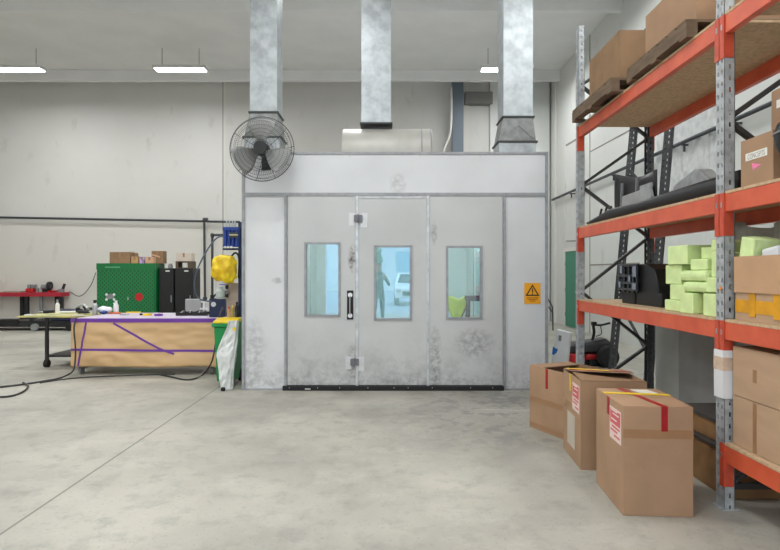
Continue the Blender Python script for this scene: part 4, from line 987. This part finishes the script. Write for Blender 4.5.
tag(MB().box(X(2, by), X(20, by), by+.05, by+.35, bt, bt+.035).obj('metal_offcut', mat('olive_sheet', lin(150, 150, 130), .5)), 'flat olive sheet lying at the left end of the workbench', 'metal sheet')
tag(MB().tube(curve([(X(69, 17.8), 17.8, .95), (X(80, 17.8), 17.8, .80), (X(90, 17.8), 17.8, 1.1), (X(96, 17.8), 17.8, 1.55)]), .012).obj('wall_cable', M_pipe, smooth=True), 'thin cable looping on the wall from workbench to green cabinet', 'cable')

# green cabinet, lockers
gy = 12.0
gc = thing('green_tool_cabinet', 'tall green perforated steel tool cabinet behind the masked table', 'cabinet', (X(126, gy), gy+.25, 0))
gx0, gx1, gt = X(96.3, gy), X(155.5, gy), H(263.3, gy)
MB().box(gx0, gx1, gy+.02, gy+.5, .02, gt).obj('cabinet_body', M_greend, gc, bevel=.006)
MB().box(gx0+.03, gx1-.03, gy+.004, gy+.02, .15, gt-.14).obj('peg_panel', peg_mat(), gc)
MB().box(gx0, gx1, gy, gy+.02, gt-.13, gt).obj('top_rail', M_greend, gc)
MB().box(X(105, gy), X(120, gy), gy-.001, gy, H(267.7, gy), H(266.6, gy)).obj('name_strip', mat('pale_green_print', lin(96, 160, 120), .5), gc)
MB().cyl((X(139, gy), gy-.004, H(297, gy)), (X(139, gy), gy+.004, H(297, gy)), .085, seg=28).obj('red_disc', M_redb, gc)
MB().box(X(106, gy), X(114, gy), gy, gy+.004, H(299, gy), H(294, gy)).obj('grey_plate', M_greyp, gc)
for px in (106.5, 114):
    for py in (294.5, 299.5): MB().cyl((X(px, gy), gy-.003, H(py, gy)), (X(px, gy), gy+.004, H(py, gy)), .026).obj('white_dot', M_whitep, gc)
MB().box(X(127.5, gy), X(128.6, gy), gy-.01, gy+.004, H(300, gy), H(297, gy)).obj('latch', M_silver, gc)
def locker(label, pa, pb, lp_, y=12.1, top=268.2):
    t = thing('black_locker', label, 'locker', (X((pa+pb)/2, y), y+.2, 0), 0, 'black lockers beside the green cabinet')
    xa, xb, z1 = X(pa, y), X(pb, y), H(top, y)
    MB().box(xa, xb, y+.02, y+.5, .02, z1).obj('locker_body', M_black, t, bevel=.005)
    dd = MB().box(xa+.012, xb-.012, y+.002, y+.02, .08, z1-.03).obj('locker_door', M_blackp, t, bevel=.003)
    MB().box(X(lp_-2, y), X(lp_+2, y), y, y+.002, H(271.6, y), H(270.4, y)).obj('name_plate', M_label, dd)
    MB().box(xb-.06, xb-.04, y-.012, y+.002, .9, 1.05).obj('handle', M_greyp, dd)
locker('black steel locker touching the green cabinet', 158.6, 173.6, 167.5)
locker('black steel locker right of its twin, beneath the white box', 174.8, 192.5, 186.3)
# boxes on top
def tbox(name, label, pa, pb, qa, qb, y, m, dp=.2, z0=None, rz=0, flapm=None, cat='box'):
    xa, xb = X(pa, y), X(pb, y); z0 = H(qb, y) if z0 is None else z0; h_ = (qb-qa)*y/F
    t = thing(name, label, cat, ((xa+xb)/2, y+dp/2, z0), rz)
    w_ = xb-xa
    MB().box(-w_/2, w_/2, -dp/2, dp/2, .0005, h_-.003).obj('box_body', m, t, world=False, bevel=.003)
    MB().box(-w_/2+.002, w_/2-.002, -dp/2+.002, dp/2-.002, h_-.003, h_).obj('lid', flapm or m, t, world=False)
    MB().box(-.02, .02, -dp/2-.001, -dp/2, h_*.5, h_).obj('tape', M_ctape, t, world=False)
    return t
M_tan = mat('tan_box', lin(196, 156, 104), .7, var=.2, vs=12); M_peach = mat('peach_box', lin(216, 172, 140), .7, var=.15, vs=12)
tbox('cabinet_box', 'wide brown box at the left on the green cabinet', 109.5, 130, 252, 263.3, gy+.02, M_cardd, .22, gt)
tbox('cabinet_box', 'brown box end poking out behind the wide brown box', 130.3, 134.8, 252.5, 263.3, gy+.26, M_card, .18, gt)
tbox('small_carton', 'little tan carton left of the purple one on the cabinet', 131.2, 138, 256.5, 263.3, gy+.02, M_tan, .14, gt)
tbox('small_carton', 'little purple and white carton on the green cabinet', 139.4, 144.2, 256.8, 263.3, gy+.02, mat('lilac_carton', lin(140, 108, 180), .6, col2=lin(220, 200, 226), vs=16), .14, gt)
tbox('small_carton', 'peach coloured carton right of the purple one on the cabinet', 145.2, 153.5, 257, 263.3, gy+.02, M_peach, .14, gt)
t = tbox('cabinet_box', 'upright brown box with pink stripe at the cabinet right end', 151.5, 163, 250.8, 263.3, gy+.2, M_cardd, .2, gt)
MB().bar((-.11, -.101, .19), (.06, -.101, .14), .004, .03, up=(0, 0, 1)).obj('pink_stripe', M_peach, t, world=False)
zl = H(268.2, 12.1)
ob = thing('open_dark_box', 'dark open fronted box on the right black locker', 'box', (X(184, 12.15), 12.25, zl))
xa, xb = X(175.5, 12.15), X(192, 12.15); h_ = .15
MB().box(xa, xb, 12.15, 12.4, zl+.001, zl+.015).box(xa, xb, 12.15, 12.4, zl+h_-.015, zl+h_).box(xa, xa+.06, 12.15, 12.4, zl+.015, zl+h_-.015).box(xb-.09, xb, 12.15, 12.4, zl+.015, zl+h_-.015).box(xa+.06, xb-.09, 12.38, 12.4, zl+.015, zl+h_-.015).obj('shell', mat('dark_brown_box', lin(92, 74, 58), .7), ob)
tag(MB().box(xa+.14, xb-.11, 12.18, 12.34, zl+.016, zl+.12).obj('white_packet', M_label), 'white packet inside the dark open fronted box', 'packet')
tbox('white_box', 'white lidded box on top of the dark open fronted box', 176, 191.5, 252.8, 261, 12.16, mat('off_white_box', lin(206, 192, 178), .6), .22, zl+h_+.001)
tag(MB().lathe([(.05, 0), (.05, .05), (.035, .09), (.02, .1)], (X(169.5, 12.2), 12.25, zl+.001), 20).obj('grey_tin', M_greyp, smooth='auto'), 'small grey domed tin on the left black locker', 'tin')

# ------------------------------------------------------------------ air station beside the booth
sy = 8.15
ps_ = thing('air_station_post', 'navy steel post beside the booth carrying the air fittings', 'post', (X(240, sy), sy, 0))
MB().box(X(238.2, sy), X(241.5, sy), sy, sy+.05, 0, H(222, sy)).obj('post', M_navy, ps_)
MB().box(X(226, sy), X(238.2, sy), sy+.03, sy+.05, H(312, sy), H(283, sy)).obj('back_board', mat('taupe_board', lin(176, 160, 150), .7, var=.15, vs=12), ps_)
MB().box(X(222, sy), X(238.2, sy), sy+.03, sy+.05, H(250, sy), H(248, sy)).obj('cross_arm', M_navy, ps_)
MB().box(X(224, sy), X(241, sy), sy-.12, sy+.05, H(318.5, sy), H(317, sy)).obj('shelf', M_label, ps_)
mf = thing('blue_air_manifold', 'blue air filter manifold with silver fittings at the booth side', 'manifold', (X(232, sy), sy-.05, H(250, sy)))
m = MB()
for px in (226.5, 230.3, 234.1, 237.9): m.cyl((X(px, sy), sy-.06, H(247, sy)), (X(px, sy), sy-.06, H(229, sy)), .026)
m.box(X(224.3, sy), X(240, sy), sy-.09, sy+.0, H(231, sy), H(227.5, sy)).box(X(224.3, sy), X(240, sy), sy-.07, sy+.0, H(247, sy), H(244.5, sy)).box(X(224.3, sy), X(240, sy), sy-.03, sy+.0, H(247, sy), H(228, sy))
m.obj('manifold_body', M_blue, mf, bevel=.004)
MB().box(X(231.5, sy), X(240, sy), sy-.11, sy-.088, H(238, sy), H(233, sy)).obj('gauge_bar', M_flange, mf)
MB().box(X(231.5, sy), X(240, sy), sy-.115, sy-.11, H(236, sy), H(234.8, sy)).obj('brass_strip', mat('pale_brass', lin(200, 190, 160), .4, .3), mf)
for px in (227.5, 230.5, 233.5, 236):
    MB().cyl((X(px, sy), sy-.05, H(227.5, sy)), (X(px, sy), sy-.05, H(221, sy)), .011).obj('top_fitting', M_silver, mf)
for px in (227.3, 230.2, 233.2): MB().cyl((X(px, sy), sy-.1, H(248.4, sy)), (X(px, sy), sy-.1, H(246.4, sy)), .016).obj('drain_fitting', M_whitep, mf)
yr = thing('yellow_hose_cover', 'crumpled yellow cover over a hose reel beside the booth', 'hose cover', (X(226, sy), sy-.15, H(282, sy)))
b = MB(); bmesh.ops.create_icosphere(b.bm, subdivisions=4, radius=1)
for v_ in b.bm.verts:
    n = noise.fractal(v_.co*2.2+Vector((4, 1, 7)), 1, 2, 3); k = 1+.2*n; c = v_.co
    sq = 1/max(.72, (abs(c.x)**4+abs(c.z)**4)**.25) if (abs(c.x)+abs(c.z)) > .1 else 1
    v_.co = Vector((c.x*k*min(1.15, sq)*.162, c.y*k*.10, (c.z*k*min(1.15, sq))*.182-.03*c.x*(1 if c.z < 0 else 0)))+Vector((X(227.3, sy), sy-.16, H(268.8, sy)))
b.obj('cover', M_yel, yr, smooth=True)
MB().tube(curve([(X(232, sy), sy-.05, H(257, sy)), (X(236, sy), sy-.04, H(253, sy)), (X(239, sy), sy-.01, H(258, sy)), (X(239, sy), sy-.02, H(278, sy))]), .014).obj('hose', M_black, yr, smooth=True)
tk = thing('white_tank', 'white translucent container hanging under the yellow cover', 'container', (X(220, sy+.2), sy+.15, H(298, sy)))
MB().box(X(215.5, sy), X(229.5, sy), sy+.06, sy+.075, H(299, sy), H(281, sy)).obj('backing_sheet', M_whitep, tk)
MB().lathe([(.05, 0), (.065, .02), (.065, .10), (.03, .14), (.03, .16)], (X(221, sy), sy-.02, H(298, sy)), 20).obj('container_body', mat('cloudy_plastic', lin(176, 186, 186), .4), tk, smooth='auto')
MB().box(X(218, sy), X(226, sy), sy+.058, sy+.06, H(285, sy), H(284.2, sy)).obj('blue_line', mat('violet_ink', lin(110, 100, 190), .6), tk)
for i, (py, m_) in enumerate(((287, M_black), (292.5, M_greyp), (295.5, M_black))):
    MB().cyl((X(226.8, sy), sy+.0, H(py+1.8, sy)), (X(226.8, sy), sy+.0, H(py-1.8, sy)), .022).obj('valve', m_, tk)
dp_ = thing('station_pipe', 'grey pipe with elbow feeding the blue manifold', 'pipe', (X(212, 8.3), 8.3, H(297, 8.3)))
MB().cyl((X(212.3, 8.3), 8.3, H(299, 8.3)), (X(212.3, 8.3), 8.3, H(236, 8.3)), .018).cyl((X(212.3, 8.3), 8.3, H(235, 8.3)), (X(226, 8.3), 8.3, H(235, 8.3)), .018).obj('pipe', M_pipe, dp_, smooth='auto')
MB().sph((X(212.3, 8.3), 8.3, H(235, 8.3)), .03).cyl((X(212.3, 8.3), 8.3, H(237.5, 8.3)), (X(212.3, 8.3), 8.3, H(235, 8.3)), .026).obj('elbow', M_pipe, dp_, smooth='auto')
MB().cyl((X(212.3, 8.3), 8.3, H(298.5, 8.3)), (X(212.3, 8.3), 8.3, H(295, 8.3)), .03).obj('valve', M_black, dp_)
tag(MB().tube(curve([(X(226, 8.2), 8.26, H(236, 8.2)), (X(217, 8.2), 8.2, H(238, 8.2)), (X(206, 8.2), 8.2, H(252, 8.2)), (X(196.5, 8.3), 8.3, H(272, 8.3)), (X(194.5, 8.5), 8.5, H(288, 8.5)), (X(200, 8.6), 8.6, H(299, 8.6)), (X(211, 8.6), 8.66, H(302, 8.6))]), .011).obj('air_hose', M_hoseb, smooth=True),
    'slate blue hose arcing from the manifold down to the navy box', 'hose')
for i, (px, m_, lb) in enumerate(((230, M_tan, 'amber bottle at the left of the small station shelf'), (234, mat('olive_bottle', lin(150, 136, 60), .4), 'olive bottle in the middle of the small station shelf'), (238, M_blackp, 'dark bottle at the right of the small station shelf'))):
    zsh = H(317, sy); t = thing('small_bottle', lb, 'bottle', (X(px, sy), sy-.06, zsh), 0, 'bottles on the station shelf')
    hh = (.15, .17, .22)[i]
    MB().lathe([(.026, .001), (.026, hh*.65), (.012, hh*.8), (.012, hh*.86)], (X(px, sy), sy-.06, zsh), 16).obj('bottle_body', m_, t, smooth='auto')
    MB().lathe([(.014, hh*.84), (.014, hh)], (X(px, sy), sy-.06, zsh), 12).obj('cap', (M_redb, M_yelt, M_black)[i], t, smooth='auto')

# wheelie bin
gb = thing('wheelie_bin', 'green wheelie bin with yellow lid between table and booth', 'bin', (-2.2, 7.78, 0))
bxa, bxb, bya, byb = -2.365, -2.05, 7.60, 8.02
MB().loft([[(bxa+.04, bya+.04, .06), (bxb-.04, bya+.04, .06), (bxb-.04, byb-.04, .06), (bxa+.04, byb-.04, .06)], [(bxa+.01, bya+.01, .80), (bxb-.01, bya+.01, .80), (bxb-.01, byb-.01, .80), (bxa+.01, byb-.01, .80)]]).obj('bin_body', M_green, gb, bevel=.01)
MB().box(bxa-.015, bxb+.015, bya-.015, byb+.01, .80, .85).obj('rim', M_green, gb, bevel=.008)
MB().prism([(bxa, bya-.01, .851), (bxa, byb, .851), (bxa, byb, .90), (bxa, (bya+byb)/2, .91), (bxa, bya-.01, .875)], (bxb-bxa, 0, 0)).obj('lid', M_yelt, gb, bevel=.006)
for xx in (bxa+.03, bxb-.06): MB().cyl((xx, byb-.02, .09), (xx+.03, byb-.02, .09), .088, seg=24).obj('wheel', M_rubber, gb)
# white film bundle leaning at the booth corner
lv = [(.004, 220.5, 232.5), (.06, 219.8, 233), (.14, 219.2, 233.2), (.22, 218.8, 233.6), (.30, 218.2, 234), (.38, 217.2, 234.6), (.44, 216.2, 235.2), (.50, 216.6, 235.8), (.57, 218.5, 236.6), (.64, 220.8, 237.2), (.72, 223.5, 237.6), (.79, 226, 237.8), (.85, 227.8, 237.8), (.90, 228.2, 237.4)]
rings = []
for li, (z, pa, pb) in enumerate(lv):
    y = 7.33+.02*z; xa, xb = X(pa, 7.4), X(pb, 7.4); c = (xa+xb)/2; a_ = (xb-xa)/2; n_ = 22; ring = []
    for k in range(n_):
        q = 2*PI*k/n_; n1_ = noise.noise(Vector((math.cos(q)*2.2, math.sin(q)*2.2, z*6))); n2_ = noise.noise(Vector((math.cos(q)*5, math.sin(q)*5, z*15+3)))
        cx_ = math.copysign(abs(math.cos(q))**.7, math.cos(q)); sy_ = math.copysign(abs(math.sin(q))**.8, math.sin(q))
        ring.append((c+cx_*a_*(1.02+.06*n1_), y+.08+sy_*.055*(1+.9*n1_+.6*n2_), z))
    rings.append(ring)
fb = thing('white_film_bundle', 'white crumpled film bundle leaning on the booth left corner', 'film bundle', (X(227, 7.4), 7.42, 0))
MB().loft(rings).obj('bundle', M_whiteb, fb)
MB().cyl((X(234, 7.33), 7.335, .80), (X(234, 7.33), 7.345, .80), .022).obj('yellow_sticker', M_yelt, fb)
tag(MB().box(X(219, 7.2), X(223, 7.2), 7.27, 7.31, 0.001, .05).obj('door_wedge', M_rubber, bevel=.01), 'small black rubber wedge at the foot of the white bundle', 'wedge')

# ------------------------------------------------------------------ hoses on the floor
def hose(label, pts, r=.012, m=None, name='floor_hose'):
    tag(MB().tube(curve(pts), r).obj(name, m or M_hose, smooth=True), label, 'hose')
fz = .014
P1 = [(X(75, 8.37), 8.40, .86), (X(74, 8.34), 8.34, .7), (X(75.5, 8.33), 8.33, .4), (X(74, 8.3), 8.30, .12), fl(68, 374.5, fz), fl(58, 378.5, fz), fl(44, 381, fz), fl(25, 384, fz), fl(0, 387, fz), fl(-30, 390, fz)]
hose('dark air hose dropping from the table corner and trailing left', P1)
hose('dark hose loop crossing the floor at the left edge', [fl(23, 382.5, .035), fl(28, 386, fz), fl(24, 391, fz), fl(13, 395.5, fz), fl(-2, 397, fz), fl(-30, 397, fz)])
hose('thin dark hose running level in front of the masked table', [fl(40, 383, .034), fl(70, 378.5, fz), fl(100, 376.5, fz), fl(140, 375, fz), fl(175, 374, fz)], .009)
hose('black hose hanging from the navy box and coiling under the table', [(X(218, 8.38), 8.6, 1.0), (X(219.5, 8.36), 8.36, .88), (X(217, 8.3), 8.28, .6), (X(212, 8.2), 8.2, .25), fl(203, 374.5, fz), fl(194, 378.8, fz), fl(184, 379.5, fz), fl(172, 377, fz), fl(160, 374.5, fz)])

# ================================================================== BEHIND THE CAMERA: seen as reflections in the booth windows
ow = mat('white_car_paint', lin(238, 240, 242), .25, coat=.5)
cx0, cx1, cyF = .32, 2.12, -11.6
car = thing('white_car', 'white car parked outside, reflected in the middle booth window', 'car', ((cx0+cx1)/2, cyF-2, -.02))
profile = [(0, .35), (0, .78), (.12, .92), (1.0, 1.02), (1.75, 1.48), (3.2, 1.52), (4.1, 1.05), (4.25, .5), (4.2, .3)]
inset = lambda z: .0 if z < 1.0 else .16*(z-1.0)/.5
L_ = [(cx0+inset(z), cyF-y, z) for y, z in profile]; Rr = [(cx1-inset(z), cyF-y, z) for y, z in profile]
MB().loft([L_, Rr]).obj('car_body', ow, car, bevel=.05, smooth='auto')
MB().prism([(cx0+.15, cyF-1.02, 1.06), (cx1-.15, cyF-1.02, 1.06), (cx1-.28, cyF-1.68, 1.45), (cx0+.28, cyF-1.68, 1.45)], (0, .02, .02)).obj('windscreen', M_glossb, car)
MB().box(cx0+.35, cx1-.35, cyF-.02, cyF+.02, .45, .68).obj('grille', M_black, car, bevel=.02)
for a_, b_ in ((cx0+.03, cx0+.3), (cx1-.3, cx1-.03)): MB().box(a_, b_, cyF-.05, cyF+.015, .62, .76).obj('headlamp', M_silver, car, bevel=.02)
for xx in (cx0, cx1-.22):
    for y in (cyF-.75, cyF-3.4): MB().lathe([(.16, 0), (.31, .0), (.33, .03), (.33, .19), (.31, .22), (.16, .22)], (xx, y, .31), 28, Matrix.Rotation(PI/2, 3, 'Y')).obj('wheel', M_rubber, car, smooth='auto')
bld = thing('factory_building', 'pale factory across the yard, reflected in the booth windows', 'building', (0, -34, 0))
MB().box(-14, 12, -40, -34, -.02, 4.6).obj('wall', mat('pale_factory_wall', lin(205, 214, 218), .8), bld)
for k in range(6): MB().box(-11+k*3.9, -9.2+k*3.9, -34, -33.95, 1.6, 3.4).obj('window', mat('factory_window', lin(140, 180, 200), .2), bld)
MB().box(-14.2, 12.2, -40.2, -33.8, 4.6, 4.8).obj('roof', mat('pinkish_roof', lin(214, 170, 160), .7), bld)
for i, (tx, tyy) in enumerate(((-1.4, -22), (2.9, -25))):
    t = thing('small_tree', 'small leafy tree in the yard, %s of the white car in the reflection' % ('left' if i == 0 else 'right'), 'tree', (tx, tyy, -.02))
    MB().cyl((tx, tyy, -.02), (tx, tyy, 1.6), .08, .05).obj('trunk', M_wood, t)
    blob('crown', (tx, tyy, 2.5), (.9, .9, 1.1), mat('leaf_green', lin(90, 120, 80), .8, var=.4, vs=4), .5, 3, 4, i, t)

# the person taking the photograph, standing just behind the camera
px_, py_ = -.26, -.75
def skin(name, verts, edges, m, parent, sub=2, root=0):
    me = bpy.data.meshes.new(name); me.from_pydata([Vector(v[:3]) for v in verts], edges, []); me.materials.append(m)
    o = bpy.data.objects.new(name, me); COL.objects.link(o); o.parent = parent; ORG[o.name] = Vector((0, 0, 0))
    sm = o.modifiers.new('skin', 'SKIN'); sm.use_smooth_shade = True
    for i, v in enumerate(verts): me.skin_vertices[0].data[i].radius = (v[3], v[4] if len(v) > 4 else v[3]); me.skin_vertices[0].data[i].use_root = (i == root)
    ss = o.modifiers.new('sub', 'SUBSURF'); ss.levels = sub; ss.render_levels = sub
    return o
pe = thing('person', 'person in dark work clothes holding up a phone, reflected in the middle window', 'person', (px_, py_, 0))
V = [(0, 0, .98, .15, .11), (0, 0, 1.18, .14, .10), (0, 0, 1.38, .17, .11), (0, 0, 1.50, .07, .07), (0, .01, 1.58, .06, .06),
     (-.09, 0, .90, .09), (-.11, .01, .52, .062), (-.12, -.02, .10, .042), (-.12, .12, .04, .04, .03),
     (.09, 0, .90, .09), (.11, .01, .52, .062), (.12, -.02, .10, .042), (.12, .12, .04, .04, .03),
     (-.2, 0, 1.42, .055), (-.27, .08, 1.18, .042), (-.06, .34, 1.34, .03),
     (.2, 0, 1.42, .055), (.30, .08, 1.18, .042), (.16, .36, 1.40, .03)]
E = [(0, 1), (1, 2), (2, 3), (3, 4), (0, 5), (5, 6), (6, 7), (7, 8), (0, 9), (9, 10), (10, 11), (11, 12), (2, 13), (13, 14), (14, 15), (2, 16), (16, 17), (17, 18)]
M_cloth = mat('dark_work_clothes', lin(52, 62, 66), .8, var=.2); M_skin = mat('skin', lin(196, 150, 126), .55, var=.06)
body = skin('body', V, E, M_cloth, pe)
hd = MB().sph((0, .02, 1.68), .1, 24, (.8, .98, 1.2)); hd.cyl((0, .0, 1.52), (0, .01, 1.62), .05).sph((0, .125, 1.66), .018, 10, (.8, 1, 1.5)).sph((-.083, .01, 1.67), .022, 10, (.5, 1, 1.4)).sph((.083, .01, 1.67), .022, 10, (.5, 1, 1.4)).sph((0, .11, 1.62), .022, 10, (1.4, .5, .4))
hd.obj('head', M_skin, pe, world=False, smooth=True)
for s_ in (-1, 1): MB().sph((s_*.033, .106, 1.685), .012, 10).obj('eye', M_whitep, pe, world=False, smooth=True)
MB().sph((0, -.005, 1.715), .105, 24, (.84, .98, 1.0)).obj('hair', M_blackp, pe, world=False, smooth=True)
for s_, wx, wy, wz in ((-1, -.06, .34, 1.34), (1, .16, .36, 1.40)):
    hv = [(wx, wy, wz, .026), (wx+.0*s_, wy+.04, wz+.05, .036, .018)]; he = [(0, 1)]
    for k, (ox, ln) in enumerate(((-.03, .055), (-.01, .065), (.01, .062), (.03, .05))):
        i0 = len(hv); hv += [(wx+ox, wy+.05, wz+.085, .0095), (wx+ox, wy+.055, wz+.085+ln*.6, .009), (wx+ox*.9, wy+.04, wz+.085+ln, .008)]; he += [(1, i0), (i0, i0+1), (i0+1, i0+2)]
    i0 = len(hv); hv += [(wx-s_*.035, wy+.05, wz+.05, .011), (wx-s_*.06, wy+.05, wz+.085, .009)]; he += [(1, i0), (i0, i0+1)]
    skin('hand', hv, he, M_skin, pe, 1)
tag(MB().box(px_-.045, px_+.115, py_+.40, py_+.41, 1.47, 1.55).obj('phone', M_glossb, bevel=.004), 'black phone held up by the person behind the camera', 'phone')
